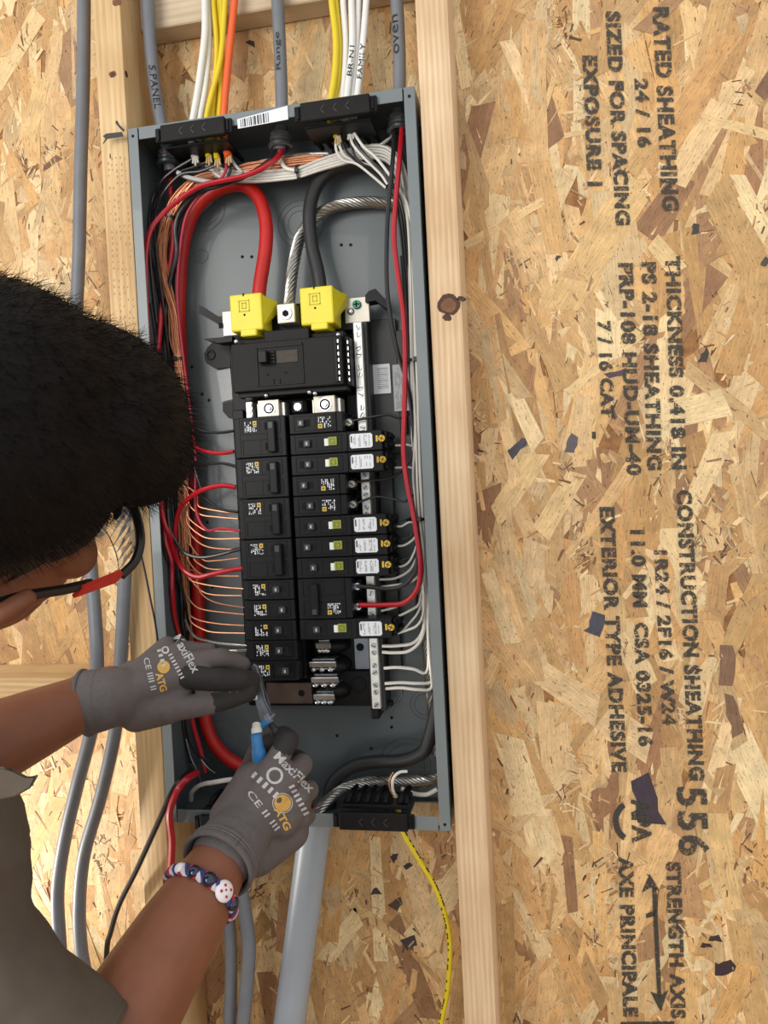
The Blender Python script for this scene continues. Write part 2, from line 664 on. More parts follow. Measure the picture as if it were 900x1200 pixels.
def wall_back():
    g = G()
    g.box((-2.6, 0.0, 0.0), (2.9, 0.012, 2.75))
    wall = g.build('wall_back', OSB_CORE)
    tag(wall, 'oriented strand board sheathing with stencilled grade marks behind the studs', 'wall', kind='structure')
    vs_, fs_, tones, uvs = [], [], [], []
    pal = [(216, 178, 126), (210, 168, 112), (204, 158, 100), (220, 186, 138), (198, 152, 98), (212, 172, 120),
           (222, 190, 144), (200, 156, 104), (208, 166, 110), (216, 180, 130)]
    pale = [(228, 202, 156), (224, 194, 146)]
    brown = [(172, 130, 90), (158, 116, 80), (182, 140, 98)]
    crack = [(116, 80, 52), (96, 64, 44), (134, 94, 62)]

    def strand(cx, cz, Ln, Wd, ang, h, tilt, c, ragged=0.12, n=4):
        e = Vector((math.cos(ang), 0, math.sin(ang)))
        f = Vector((-math.sin(ang), 0, math.cos(ang)))
        out = []
        tp = rnd.uniform(0.55, 1.0)
        tp2 = rnd.uniform(0.55, 1.0)
        sk = rnd.uniform(-0.35, 0.35) * Wd
        # one long side, the other, each with a few wandering points
        for k in range(n + 1):
            t = k / n * 2 - 1
            k2 = tp + (tp2 - tp) * (t + 1) / 2
            out.append((t * Ln / 2 + (sk if k == n else (-sk if k == 0 else 0)), Wd / 2 * k2 * (1 + rnd.uniform(-ragged, ragged))))
        for k in range(n, -1, -1):
            t = k / n * 2 - 1
            k2 = tp + (tp2 - tp) * (t + 1) / 2
            out.append((t * Ln / 2 - (sk if k == n else (-sk if k == 0 else 0)) * 0.6, -Wd / 2 * k2 * (1 + rnd.uniform(-ragged, ragged))))
        b0 = len(vs_)
        uo, vo = rnd.uniform(0, 9), rnd.uniform(0, 9)
        for a, b in out:
            p = Vector((cx, 0, cz)) + e * a + f * b
            y = -(h + tilt[0] * a / max(Ln, 1e-4) + tilt[1] * b / max(Wd, 1e-4))
            vs_.append((p.x, min(y, -0.0001), p.z))
        m = len(out)
        for a, b in out:
            p = Vector((cx, 0, cz)) + e * a + f * b
            vs_.append((p.x, 0.0012, p.z))
        fs_.append(tuple(range(b0 + m - 1, b0 - 1, -1)))
        tones.append(c)
        uvs.append([(out[i][0] + uo, out[i][1] + vo) for i in range(m - 1, -1, -1)])
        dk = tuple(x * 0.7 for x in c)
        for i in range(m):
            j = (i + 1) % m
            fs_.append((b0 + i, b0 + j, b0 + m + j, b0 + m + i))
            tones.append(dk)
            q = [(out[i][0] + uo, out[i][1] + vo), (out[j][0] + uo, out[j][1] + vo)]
            uvs.append([q[0], q[1], q[1], q[0]])

    def colour(u):
        if u < 0.80:
            c = rnd.choice(pal)
        elif u < 0.91:
            c = rnd.choice(pale)
        else:
            c = rnd.choice(brown)
        k = rnd.uniform(0.90, 1.07)
        return tuple(lin(min(255, x * k * q) / 255) for x, q in zip(c, (1.0, .995, .975)))

    def region(x0, x1, z0, z1, n_big, n_mid, n_small):
        todo = [0] * n_big + [1] * n_mid + [2] * n_small
        rnd.shuffle(todo)
        for kind in todo:
            cx, cz = rnd.uniform(x0, x1), rnd.uniform(z0, z1)
            if kind == 0:
                Ln, Wd = rnd.uniform(0.09, 0.18), rnd.uniform(0.018, 0.044)
                a = math.pi / 2 + rnd.gauss(0, 0.33)
                h = rnd.uniform(0.0004, 0.0014)
            elif kind == 1:
                Ln, Wd = rnd.uniform(0.04, 0.10), rnd.uniform(0.006, 0.02)
                a = math.pi / 2 + rnd.gauss(0, 0.75)
                h = rnd.uniform(0.0003, 0.0012)
            else:
                Ln, Wd = rnd.uniform(0.008, 0.035), rnd.uniform(0.0015, 0.006)
                a = math.pi / 2 + rnd.gauss(0, 0.9)
                h = rnd.uniform(0.0006, 0.0014)
            u = rnd.random()
            if kind == 1:
                u *= .88
            if kind == 2:
                u = 0.5 + 0.5 * u
            strand(cx, cz, Ln, Wd, a, h, (rnd.uniform(-0.0007, 0.0007), rnd.uniform(-0.0005, 0.0005)), colour(u), 0.06 if kind == 0 else 0.16)

    region(SHX0, SHX1, SHZ0, SHZ1, 4000, 2900, 5600)
    # splits and dark slivers between the strands
    for k in range(470):
        ax_, az_ = rnd.uniform(SHX0, SHX1), rnd.uniform(SHZ0, SHZ1)
        sp_ = rnd.uniform(.006, .016)
        a0 = math.pi / 2 + rnd.gauss(0, .5)
        for j in range(rnd.randint(10, 26)):
            kk = rnd.uniform(.85, 1.05)
            c = rnd.choice([rnd.choice(crack), rnd.choice(pale), rnd.choice(brown), rnd.choice(pal), rnd.choice(pale)])
            strand(ax_ + rnd.gauss(0, sp_ * .7), az_ + rnd.gauss(0, sp_ * 1.4), rnd.uniform(.004, .018), rnd.uniform(.001, .0035), a0 + rnd.gauss(0, .6), rnd.uniform(.0010, .0018),
                   (rnd.uniform(-.0004, .0004), 0), tuple(lin(x * kk / 255) for x in c), .3, 2)
    for k in range(2600):
        cx, cz = rnd.uniform(SHX0, SHX1), rnd.uniform(SHZ0, SHZ1)
        c = tuple(lin(x / 255) for x in rnd.choice(crack))
        strand(cx, cz, rnd.uniform(.002, .010), rnd.uniform(.0006, .0020), math.pi / 2 + rnd.gauss(0, .5), rnd.uniform(.0012, .0018), (0, 0), c, .3, 2)
    # resin-dark knots, bark and ink-blue bits seen in the board
    for px, py, Ln, Wd, a, c in [(757, 938, .062, .030, 1.75, (62, 50, 60)), (850, 1134, .026, .022, .3, (58, 40, 40)),
                                 (607, 524, .030, .016, .8, (72, 70, 80)), (698, 731, .028, .022, 1.2, (72, 72, 84)),
                                 (816, 268, .012, .010, 1.5, (64, 58, 48)), (826, 417, .014, .012, 1, (64, 58, 48)),
                                 (653, 302, .007, .007, 1, (72, 62, 50)), (897, 307, .010, .010, 1, (80, 70, 60)),
                                 (696, 510, .009, .005, 1.5, (66, 58, 46)), (722, 438, .022, .010, .2, (82, 66, 74)),
                                 (838, 1100, .014, .008, .1, (60, 40, 34)), (828, 1108, .012, .007, 0, (60, 40, 34)),
                                 (670, 520, .022, .014, 1.2, (96, 88, 94)), (60, 190, .03, .012, .5, (120, 84, 52)),
                                 (480, 1105, .018, .016, .4, (62, 52, 50)), (462, 1005, .012, .012, 1, (64, 56, 58)),
                                 (478, 1015, .012, .010, .6, (60, 52, 54)), (465, 1060, .016, .012, .7, (80, 62, 54)),
                                 (440, 1045, .012, .010, .2, (70, 54, 56)), (285, 28, .022, .012, 2.6, (66, 50, 40)),
                                 (294, 50, .010, .010, 2.6, (66, 50, 40)), (860, 838, .05, .018, 1.75, (128, 96, 70)),
                                 (852, 780, .05, .02, 1.5, (132, 98, 72)), (905, 90, .05, .02, 1, (132, 98, 72))]:
        q = P(px, py, -0.002)
        strand(q.x, q.z, Ln, Wd, a, 0.0016, (0, 0), tuple(lin(x / 255) for x in c), 0.3)
    # pale strands that stand out in the photo
    for px, py, Ln, Wd, a in [(700, 290, .17, .055, 0.95), (590, 262, .11, .018, .42), (605, 570, .10, .034, .95),
                              (815, 480, .075, .035, .2), (708, 425, .11, .016, .65), (780, 300, .05, .03, 2.2),
                              (870, 150, .10, .02, 2.75), (655, 590, .09, .03, 1.0), (640, 120, .06, .012, 1.2),
                              (440, 1080, .09, .02, 2.5), (400, 1100, .08, .025, .9), (40, 130, .11, .03, 1.2), (20, 60, .12, .03, .9),
                              (850, 1010, .12, .03, 1.7), (620, 1000, .06, .012, 2.3), (880, 240, .08, .03, 2.0)]:
        q = P(px, py, -0.002)
        strand(q.x, q.z, Ln, Wd, a, 0.0015, (0, 0), tuple(lin(x / 255) for x in rnd.choice([(232, 204, 152), (226, 192, 136), (218, 180, 122)])), 0.05)
    me = bpy.data.meshes.new('wood_strands')
    me.from_pydata(vs_, [], fs_)
    at = me.attributes.new('tone', 'FLOAT_COLOR', 'CORNER')
    uvl = me.uv_layers.new(name='grain')
    cols, uvf = [], []
    for c, q in zip(tones, uvs):
        for k in q:
            cols += [c[0], c[1], c[2], 1.0]
            uvf += [k[0], k[1]]
    at.data.foreach_set('color', cols)
    uvl.data.foreach_set('uv', uvf)
    me.update()
    st = link_mesh('wood_strands', me, OSB, wall)
    st['kind'] = 'stuff'
    # ---- grade stamps: (text, x at top-left baseline, y start, x at end, y end, letter height)
    stamps = [('RATED SHEATHING', 764, 8, 776, 247, 20), ('24 / 16', 743, 92, 747, 173, 17),
              ('SIZED FOR SPACING', 709, 13, 721, 264, 18), ('EXPOSURE 1', 682, 65, 688, 218, 18),
              ('THICKNESS 0.418 IN', 779, 300, 787, 550, 18), ('PS 2-18 SHEATHING', 751, 307, 758, 551, 18),
              ('PRP-108 HUD-UM-40', 724, 308, 734, 557, 18), ('7 / 16 CAT', 699, 376, 704, 490, 17),
              ('CONSTRUCTION SHEATHING', 792, 574, 807, 915, 19), ('1R24 / 2F16 / W24', 766, 645, 776, 850, 17),
              ('11.0 MM  CSA 0325-16', 738, 621, 748, 875, 18), ('EXTERIOR TYPE ADHESIVE', 702, 594, 717, 905, 18),
              ('556', 792, 922, 795, 1003, 37), ('STRENGTH AXIS', 780, 1010, 786, 1194, 18),
              ('AXE PRINCIPALE', 724, 1004, 730, 1192, 18)]
    yy = -0.0026
    for s, xa, ya, xb, yb, h in stamps:
        a, b = P(xa, ya, yy), P(xb, yb, yy)
        a2, b2 = P(xa + h, ya, yy), P(xb + h, yb, yy)
        print_text('stencil_print', s, lambda u, v: a.lerp(b, u).lerp(a2.lerp(b2, u), v), INK, wall, 0.055 if s != '556' else 0.03, 1.12)
    g = G()                                   # double arrow between the two axis stamps
    ar = [P(*q, yy) for q in [(762, 1046), (768, 1046), (774, 1160), (777, 1160), (772, 1183), (763, 1162), (768, 1160)]]
    g.prism([P(764, 1040, yy), P(769, 1040, yy), P(775, 1168, yy), P(770, 1168, yy)], (0, -0.0002, 0))
    g.prism([P(752, 1046, yy), P(761, 1024, yy), P(774, 1045, yy), P(763, 1040, yy)], (0, -0.0002, 0))
    g.prism([P(762, 1162, yy), P(774, 1167, yy), P(783, 1160, yy), P(774, 1186, yy)], (0, -0.0002, 0))
    g.prism([P(757, 1071, yy), P(769, 1066, yy), P(769, 1073, yy), P(757, 1076, yy)], (0, -0.0002, 0))
    g.build('stencil_arrow', INK, wall)
    g = G()                                   # round trade stamp: open ring and letters
    c0 = [(742 + 24 * math.cos(a), 962 + 26 * math.sin(a), 742 + 17 * math.cos(a), 962 + 19 * math.sin(a)) for a in
          [math.radians(118 + k * 10) for k in range(13)]]
    for k in range(12):
        q, r_ = c0[k], c0[k + 1]
        g.prism([P(q[0], q[1], yy), P(r_[0], r_[1], yy), P(r_[2], r_[3], yy), P(q[2], q[3], yy)], (0, -0.0002, 0))
    g.build('stencil_ring', INK, wall)
    a, b, a2, b2 = P(739, 936, yy), P(741, 988, yy), P(762, 936, yy), P(764, 988, yy)
    print_text('stencil_print', 'APA', lambda u, v: a.lerp(b, u).lerp(a2.lerp(b2, u), v), INK, wall, 0.05)
    g = G()
    g.prism([P(727, 1198, yy), P(790, 1197, yy), P(790, 1203, yy), P(727, 1203, yy)], (0, -0.0002, 0))
    g.build('stencil_bar', INK, wall)
    return wall


WALL = wall_back()

g = G()
g.box((-2.6, -3.2, -0.02), (2.9, 0.0, 0.0))
tag(g.build('floor', mat('plywood_floor', rgb(170, 140, 100), 0.7, var=0.15, scale=6)), 'plywood subfloor under the framed wall', 'floor', kind='structure')


def stud(name, x0, x1, material, label, lean=0.0, z0=0.04, z1=2.62):
    g = G()
    ys = -0.089
    g.prism([(x0, ys, z0), (x1, ys, z0), (x1, -0.0028, z0), (x0, -0.0028, z0)], (lean, 0, z1 - z0))
    es = [e for e in g.bm.edges if abs((e.verts[0].co - e.verts[1].co).z) > 1]
    bmesh.ops.bevel(g.bm, geom=es, offset=0.0022, segments=2, affect='EDGES', profile=0.5)
    o = g.build(name, material, smooth=True)
    return tag(o, label, 'stud', 'wall studs', 'structure')


sl = stud('wall_stud', -0.2235, -0.1855, STUD_L, 'knotty yellowish pine stud with rows of dash marks beside the panel')
sr = stud('wall_stud', 0.1855, 0.2235, STUD_R, 'pale straight-grained stud with one dark oval knot')


def knot(par, px, py, y, rx, rz, rotk=0.0, m=KNOT):
    c = P(px, py, y)
    g = G()
    rr = random.Random(int(px))
    o1 = []
    for k in range(14):
        a = 2 * math.pi * k / 14
        q = Vector((rx * math.cos(a), 0, rz * math.sin(a))) * rr.uniform(0.86, 1.12)
        q = Matrix.Rotation(rotk, 3, 'Y') @ q
        o1.append(c + q)
    g.prism(o1, (0, 0.0008, 0))
    return g.build('wood_knot', m, par)


KD = mat('wood_knot_dark', rgb(70, 42, 24), 0.6, var=0.4, scale=300)
KL = mat('wood_knot_light', rgb(112, 72, 42), 0.6, var=0.3, scale=200)
knot(sr, 525, 357, -0.0893, .0135, .0125, 0.3, KD)
knot(sr, 525, 358, -0.0896, .009, .0085, 0.3, KL)
knot(sr, 541, 350, -0.0893, .006, .003, 0.3, KD)
knot(sr, 524, 372, -0.0893, .006, .004, 0.3, KD)
knot(sl, 132, 87, -0.0893, .0052, .004, 0, KL)
knot(sl, 132, 87, -0.0896, .0032, .0026, 0, KD)
knot(sl, 129, 183, -0.0893, .0008, .0032, 0, KD)
knot(sl, 137, 2, -0.0893, .006, .005, 0, KL)
# knot on the inner face of the left stud
c = P(147, 87, -0.083)
g = G()
g.sphere(Vector((-0.1854, c.y, c.z)), (.0006, .0035, .0042))
g.build('wood_knot', KD, sl)
# saw-tooth dash marks pressed into the left stud
g = G()
rr = random.Random(5)
for k in range(46):
    py = 178 + k * 7.2
    for j in range(5):
        if rr.random() < 0.62:
            px = 125.5 + j * 5.2 + (py - 178) * 0.0555 + rr.uniform(-.8, .8)
            q = P(px, py + rr.uniform(-1, 1), -0.0891)
            hz = rr.choice([.0009, .0013, .0018])
            g.box(q + Vector((-.0006, -.0002, -hz)), q + Vector((.0006, .0004, hz)))
g.build('dash_marks', mat('dash_mark', rgb(176, 134, 84), 0.8), sl)

g = G()
zt = P(260, 20, -0.038).z
g.box((-0.1853, -0.038, zt), (0.1853, -0.0028, zt + 0.089), 0.0015)
tag(g.build('wall_blocking', BLOCKM), 'whitish flat blocking board between the studs above the panel', 'blocking', kind='structure')
g = G()
zb = P(60, 795, -0.089).z
g.box((-0.63, -0.089, zb - 0.038), (-0.2237, -0.0028, zb), 0.0015)
bl = g.build('wall_blocking', lumber_material('sawn_pine_flat', rgb(226, 196, 146), rgb(186, 148, 98), 40, True))
tag(bl, 'horizontal blocking board behind the gloved forearm', 'blocking', kind='structure')


# ================================================================== the load centre enclosure
HP = 875.0
box = empty('breaker_panel_box', W(0, 0, -HP))
tag(box, 'open grey steel breaker panel enclosure recessed between the studs', 'panel box')
Y0, YF = -4.0, -95.0


def wb(g, x0, x1, y0, y1, z0, z1, bev=0.0, seg=1):
    return g.box(W(x0, y0, z0), W(x1, y1, z1), bev / 1000, None, seg)


wb(G(), -180, 180, Y0, Y0 + 1.4, -HP + 1, -1).build('back_plate', STEEL_GREY, box)
wb(G(), -181, -179.4, YF, Y0, -HP, 0).build('side_wall', STEEL_GREY, box)
wb(G(), 179.4, 181, YF, Y0, -HP, 0).build('side_wall', STEEL_GREY, box)
wb(G(), -179.4, 179.4, YF, Y0, -1.6, 0).build('end_wall', STEEL_GREY, box)
# the bottom wall is open at the right corner where the board shows through
g = G()
wb(g, -179.4, 126, YF, Y0, -HP, -HP + 1.6)
wb(g, 126, 179.4, YF, -84, -HP, -HP + 1.6)
wb(g, 126, 179.4, -14, Y0, -HP, -HP + 1.6)
g.build('end_wall', STEEL_GREY, box)
RL = wb(G(), -181, -168, YF - 1.4, YF, -HP, 0, 0.4).build('rim', STEEL_RIM, box)
RR = G()
wb(RR, 168, 181, YF - 1.4, YF, -HP, 0, 0.4)
RR = RR.build('rim', STEEL_RIM, box)
for zz0, zz1 in ((-15, 0), (-HP, -HP + 17)):
    wb(G(), -166.5, 166.5, YF - 1.2, YF - 0.2, zz0, zz1, 0.3).build('end_rim', STEEL_RIM, box)


def disc(par, name, x, y, z, r, m, th=0.5, n=14):
    g = G()
    g.cyl(W(x, y + 0.2, z), W(x, y - th, z), r / 1000, None, n)
    return g.build(name, m, par)


for x, z in ((-174.5, -10), (174.5, -11), (174.5, -HP + 8)):
    disc(RL if x < 0 else RR, 'screw_hole', x, YF - 1.4, z, 1.9, HOLE, 0.3)

# knockouts pressed into the back and walls: concentric rings
for px, py, rs in ((238, 244, (17, 24, 31)), (352, 262, (17, 24, 31)), (262, 868, (18, 26, 34, 44)), (498, 826, (14, 19)),
                   (478, 898, (22, 30, 38)), (236, 300, (9,))):
    c = P(px, py, Y0 / 1000)
    g = G()
    for r in rs:
        g.ring(c, (0, 1, 0), r / 1000, 0.0009, 40, 6)
    g.build('knockout_ring', STEEL_GREY, box, True)
for px, py in ((284, 301), (295, 301), (400, 287), (411, 287), (459, 841), (459, 852), (395, 862), (237, 462), (245, 469), (225, 430),
               (228, 532), (235, 590), (243, 612), (249, 688), (229, 558), (435, 877)):
    c = P(px, py, Y0 / 1000)
    g = G()
    g.cyl(c + Vector((0, .0002, 0)), c + Vector((0, -.0006, 0)), .0021, None, 12)
    g.build('screw_hole', HOLE, box)
# bright pressed rib near the lower right knockout
g = G()
g.tube(catmull([P(*q, -.006) for q in ((457, 832), (466, 822), (471, 813), (468, 806), (462, 802))], 4), .0011, 6)
g.build('pressed_rib', STEEL_RIM, box, True)

# barcode sticker on the top rim
q = [P(278, 140, -.0972), P(337, 124, -.0972), P(338, 140, -.0972), P(279, 151, -.0972)]
g = G()
g.prism(q, (0, -0.0004, 0))
stk = g.build('barcode_sticker', LABEL_W, box)
rr = random.Random(3)
g = G()
u = 0.06
while u < 0.62:
    ww = rr.choice([.012, .012, .022, .03])
    a = q[0].lerp(q[1], u)
    b = q[3].lerp(q[2], u)
    a2 = q[0].lerp(q[1], u + ww)
    b2 = q[3].lerp(q[2], u + ww)
    d = Vector((0, -.0006, 0))
    g.prism([a.lerp(b, .12) + d, a2.lerp(b2, .12) + d, a2.lerp(b2, .92) + d, a.lerp(b, .92) + d], (0, -.0001, 0))
    u += ww + rr.choice([.012, .02, .028])
g.build('barcode', BARCODE, stk)

# ================================================================== bus interior
bus = empty('bus_bar_assembly', W(0, -6, -745))
tag(bus, 'black plastic bus bar interior carrying the breakers and neutral bars', 'bus interior')
g = G()
wb(g, -92, 62, -22, -6, -746, -240, 1.0)
g.build('base_pan', BLACK3, bus)
g = G()
wb(g, 62, 132, -14, -6, -420, -246, 1.0)
wb(g, 100, 140, -13.2, -6.4, -395, -262, 1.0)
wb(g, 80, 99.5, -40, -7.2, -748, -245.4, 1.0)
wb(g, 100, 118, -16, -6.8, -700, -400, 1.0)
g.build('side_tray', mat('tray_plastic', rgb(50, 50, 49), .5, var=.1, scale=60), bus)
wb(G(), -86, -70.8, -40, -6, -700, -352, 1.0).build('ground_bar_carrier', BLACK3, bus)
# centre spine between the two breaker columns
wb(G(), -1.6, 2.6, -60, -20, -700, -367).build('spine', BLACK3, bus)
# mounting wings
for sx, pts in ((-1, [(233, 357), (255, 371), (272, 370), (272, 377), (254, 379), (233, 367)]),
                (-1, [(238, 397), (272, 394), (272, 400), (255, 402)]),
                (1, [(432, 341), (440, 338), (453, 352), (453, 362), (440, 352), (428, 354), (428, 346)])):
    g = G()
    g.prism([P(a, b, -.05) for a, b in pts], (0, 0.022, 0))
    g.build('mounting_wing', BLACK, bus)
# ear with screw on the left
g = G()
g.prism([P(a, b, -.012) for a, b in [(252, 398), (270, 396), (270, 430), (252, 432), (241, 425), (239, 415), (243, 407)]], (0, 0.007, 0))
ear = g.build('mounting_ear', BLACK, bus)
g = G()
c = P(247, 416, -.012)
g.ring(c, (0, 1, 0), .0055, .0018, 20, 6)
g.build('grommet', BLACK2, ear, True)

# neutral lug row between the yellow covers
wb(G(), -66, 92, -40, -20, -262, -222, 1).build('lug_carrier', BLACK, bus)
for x0, x1, z0, z1, yp in ((-88, -66.3, -258, -226, -52), (72, 104, -254, -222, -42)):
    wb(G(), x0, x1, yp, yp + 4, z0, z1, 0.8).build('lug_plate', ALU_MATTE, bus)
g = G()
wb(g, -11, 13, -62, -40.5, -251, -226, 1.2)
lug = g.build('neutral_lug', ALU_MATTE, bus)
g = G()
c = W(1, -62, -239)
g.cyl(c, c + Vector((0, -.002, 0)), .0082, .0076, 20)
g.cyl(c + Vector((0, -.002, 0)), c + Vector((0, -.0008, 0)), .0052, .0052, 6)
g.build('set_screw', STEEL, lug)
g = G()
g.cyl(c + Vector((0, -.0021, 0)), c + Vector((0, -.0026, 0)), .0045, None, 6)
g.build('hex_socket', HOLE, lug)
g = G()
for px, py in ((411, 365), ):
    c = P(px, py, -.043)
    g.sphere(c, (.0045, .003, .0045))
g.build('screw', STEEL, bus, True)
g = G()
c = P(418, 357, -.043)
g.cyl(c, c + Vector((0, -.003, 0)), .0058, .0052, 12)
gs = g.build('ground_screw', GREEN_SCREW, bus)
g = G()
c2 = c + Vector((0, -.0031, 0))
g.box(c2 + Vector((-.004, -.0003, -.0007)), c2 + Vector((.004, .0003, .0007)))
g.box(c2 + Vector((-.0007, -.0003, -.004)), c2 + Vector((.0007, .0003, .004)))
g.build('cross_slot', HOLE, gs)
g = G()
c = P(259, 382, -.0525)
g.box(c + Vector((-.003, -.0003, -.003)), c + Vector((.003, .0003, .003)))
c = P(270, 384, -.0525)
g.build('square_hole', HOLE, bus)

# long neutral bar with pairs of screws
g = G()
wb(g, 83.5, 94.5, -50, -40, -742, -255, 0.8)
nb = g.build('neutral_bar', ALU, bus)


def slot_screw(par, c, r, m, name='terminal_screw', ang=0.5, h=.0016):
    g = G()
    g.cyl(c, c + Vector((0, -h, 0)), r, r * .92, 12)
    s = g.build(name, m, par, True)
    return s


proto = None
SCR = mat('screw_grey', rgb(176, 178, 178), 0.3, 0.8)
for k in range(20):
    z = -266 - k * 25.0
    for dz in (4.2, -4.6):
        if z + dz < -738:
            continue
        c = W(89, -50, z + dz)
        if proto is None:
            g = G()
            g.cyl((0, 0, 0), (0, -.0016, 0), .0036, .0033, 12)
            proto = g.mesh()
            g = G()
            for a in (0.6, 0.6 + math.pi / 2):
                R_ = Matrix.Rotation(a, 3, 'Y')
                g.box((-.0030, -.0020, -.0005), (.0030, -.0014, .0005), 0, R_)
            protoslot = g.mesh()
            proto.materials.append(SCR)
            protoslot.materials.append(HOLE)
        o = bpy.data.objects.new('terminal_screw', proto)
        COL.objects.link(o)
        o.parent = nb
        o.location = c - world_loc(nb)
# slots on the neutral bar screws, one mesh shared as sub-sub detail is joined to the bar
g = G()
for k in range(20):
    z = -266 - k * 25.0
    for dz in (4.2, -4.6):
        if z + dz < -738:
            continue
        c = W(89, -51.7, z + dz)
        a = (k * 1.7 + dz) % 3.1
        g.box(c + Vector((-.0031, -.0002, -.0005)), c + Vector((.0031, .0003, .0005)), 0, Matrix.Rotation(a, 3, 'Y'))
g.build('screw_slots', HOLE, nb)
# cradle at its foot
g = G()
wb(g, 80, 92, -48, -6, -756, -742, 2)
wb(g, 92, 106, -30, -22, -744, -738, 1)
g.build('bar_cradle', BLACK, bus)
# short bar at the left, only its head shows
wb(G(), -66, -57, -42, -30, -366.5, -343, 0.6).build('neutral_bar_short', ALU, bus)
g = G()
for z in (-347.5, -354.8, -362):
    c = W(-61.5, -42, z)
    g.cyl(c, c + Vector((0, -.0016, 0)), .0036, None, 12)
g.build('terminal_screw', SCR, bus)
# main lugs below the main breaker
for x in (-27, 46):
    g = G()
    wb(g, x - 15, x + 13, -64, -40, -366.5, -345, 0.8)
    pl = g.build('bus_lug', ALU_MATTE, bus)
    wb(G(), x + 13, x + 18, -56, -34, -366.5, -348, 0.8).build('lug_flange', ALU, pl)
    wb(G(), x - 19, x - 15, -56, -34, -366.5, -348, 0.8).build('lug_flange', ALU, pl)
    g = G()
    c = W(x, -64, -356)
    g.cyl(c, c + Vector((0, -.0012, 0)), .0085, None, 20)
    g.cyl(c + Vector((0, -.0012, 0)), c + Vector((0, -.0045, 0)), .0034, .003, 12)
    g.build('stud_bolt', STEEL, pl)
    g = G()
    g.ring(c + Vector((0, -.0016, 0)), (0, 1, 0), .0058, .0011, 20, 6)
    g.build('washer_groove', HOLE, pl)
# centre post with screw
g = G()
wb(g, -1, 19, -58, -22, -366, -345, 4)
cp = g.build('centre_post', BLACK, bus)
g = G()
c = W(9, -58, -356)
g.cyl(c, c + Vector((0, -.002, 0)), .0052, .0048, 14)
g.build('post_screw', STEEL, cp)
# labels beside the neutral bar
wb(G(), 99, 122, -16.5, -14, -342, -304, 0.3).build('barcode_label', LABEL_W, bus)
g = G()
for k in range(11):
    z = -309 - k * 2.6
    wb(g, 105, 119, -16.9, -16.4, z - (0.5 if k % 3 else .9), z)
g.build('label_barcode', mat('label_bar_grey', rgb(120, 118, 112), 0.6), bus)
wb(G(), 125, 146, -16.5, -13, -366, -306, 0.3).build('rating_label', LABEL_GREY, bus)
g = G()
rp = random.Random(8)
for xx in range(128, 144, 2):
    z1 = -310
    while z1 > -362:
        ll = rp.uniform(3, 9)
        if rp.random() < .8 and not (-338 < z1 < -333):
            wb(g, xx, xx + .7, -16.9, -16.3, max(-363, z1 - ll), z1)
        z1 -= ll + 1.2
g.build('label_print', mat('label_ink_soft', rgb(132, 134, 134), .6), bus)
g = G()
g.prism([P(a, b, -.006) for a, b in [(254, 435), (270, 431), (273, 468), (260, 471)]], (0, -.0008, 0))
g.build('rating_label', LABEL_GREY, bus)
g = G()
g.prism([P(a, b, -.012) for a, b in [(261, 472), (274, 469), (276, 490), (268, 490), (261, 482)]], (0, .006, 0))
g.build('tray_corner', BLACK, bus)

# exposed stabs where two breakers are missing
wb(G(), 58, 79, -26, -20, -697, -652, 0.6).build('bus_plate', mat('dull_plate', rgb(128, 134, 140), 0.35, 0.7, var=0.1, scale=60), bus)
g = G()
wb(g, 22, 80, -30, -20, -744, -698, 0.8)
lw = g.build('bus_block', BLACK, bus)
g = G()
c = W(62, -30.2, -716)
g.ring(c, (0, 1, 0), .0095, .0012, 24, 6)
g.build('boss', BLACK2, lw, True)
disc(lw, 'hole', 62, -30, -716, 5.2, HOLE, .4)
disc(bus, 'hole', 66, -26, -668, 5.2, HOLE, .4)
wb(G(), -62, 0, -34, -20, -740, -712, 0.8).build('bus_bar', mat('bronze_bus', rgb(120, 104, 96), 0.36, 0.7, var=0.15, scale=60), bus)
disc(bus, 'hole', -14, -34, -726, 4.4, HOLE, .4)
for zc in (-663, -690, -722):
    g = G()
    g.sphere(W(32, -26, zc), (.021, .022, .013), 20, 12)
    g.build('stab_guard', BLACK, bus, True)
for zc, x0, x1 in ((-660, 14, 34), (-684, 4, 40), (-704, 6, 42), (-726, 8, 36)):
    g = G()
    g.box(W(x0, -54, zc - 4), W(x1, -50, zc + 4), .0008, Matrix.Rotation(0.35, 3, 'X'))
    g.box(W(x0 + 4, -52, zc - 7), W(x1 - 2, -30, zc - 5), .0004)
    g.box(W(x0 + 4, -52, zc + 5), W(x1 - 2, -30, zc + 7), .0004)
    stb = g.build('bus_stab', STEEL, bus)
    g = G()
    for j in range(3):
        xx = x0 + 5 + j * (x1 - x0 - 8) / 2.4
        g.sphere(W(xx, -52, zc - 7), (.0042, .003, .0028), 12, 8)
    g.build('stab_tooth', STEEL, stb, True)

# ================================================================== main breaker and lug covers
mb = empty('main_breaker', W(5, -40, -338))
tag(mb, 'large black main breaker below the two yellow lug covers', 'main breaker')
g = G()
wb(g, -66, 76, -84, -24, -336, -276, 1.5, 2)
g.build('body', BROWNBLACK, mb)
g = G()
wb(g, -24, 34, -78, -40, -277, -262, 1)
wb(g, -66, 76, -70, -24, -277, -268, 1)
g.build('top_shoulder', BROWNBLACK, mb)
g = G()
for a, b, cc, d in ((-33, 27, -284, -282), (-33, 27, -331, -329.5), (-33, -31.5, -331, -282), (25.5, 27, -331, -282)):
    wb(g, a, b, -85.4, -83.8, cc, d, .3)
g.build('face_frame', BLACK, mb)
g = G()
wb(g, -28, -8, -84.8, -84.0, -306, -288)
g.build('toggle_slot', HOLE, mb)
g = G()
wb(g, -27, -16, -97, -84, -304, -289, 1)
tg = g.build('toggle', BLACK, mb)
g = G()
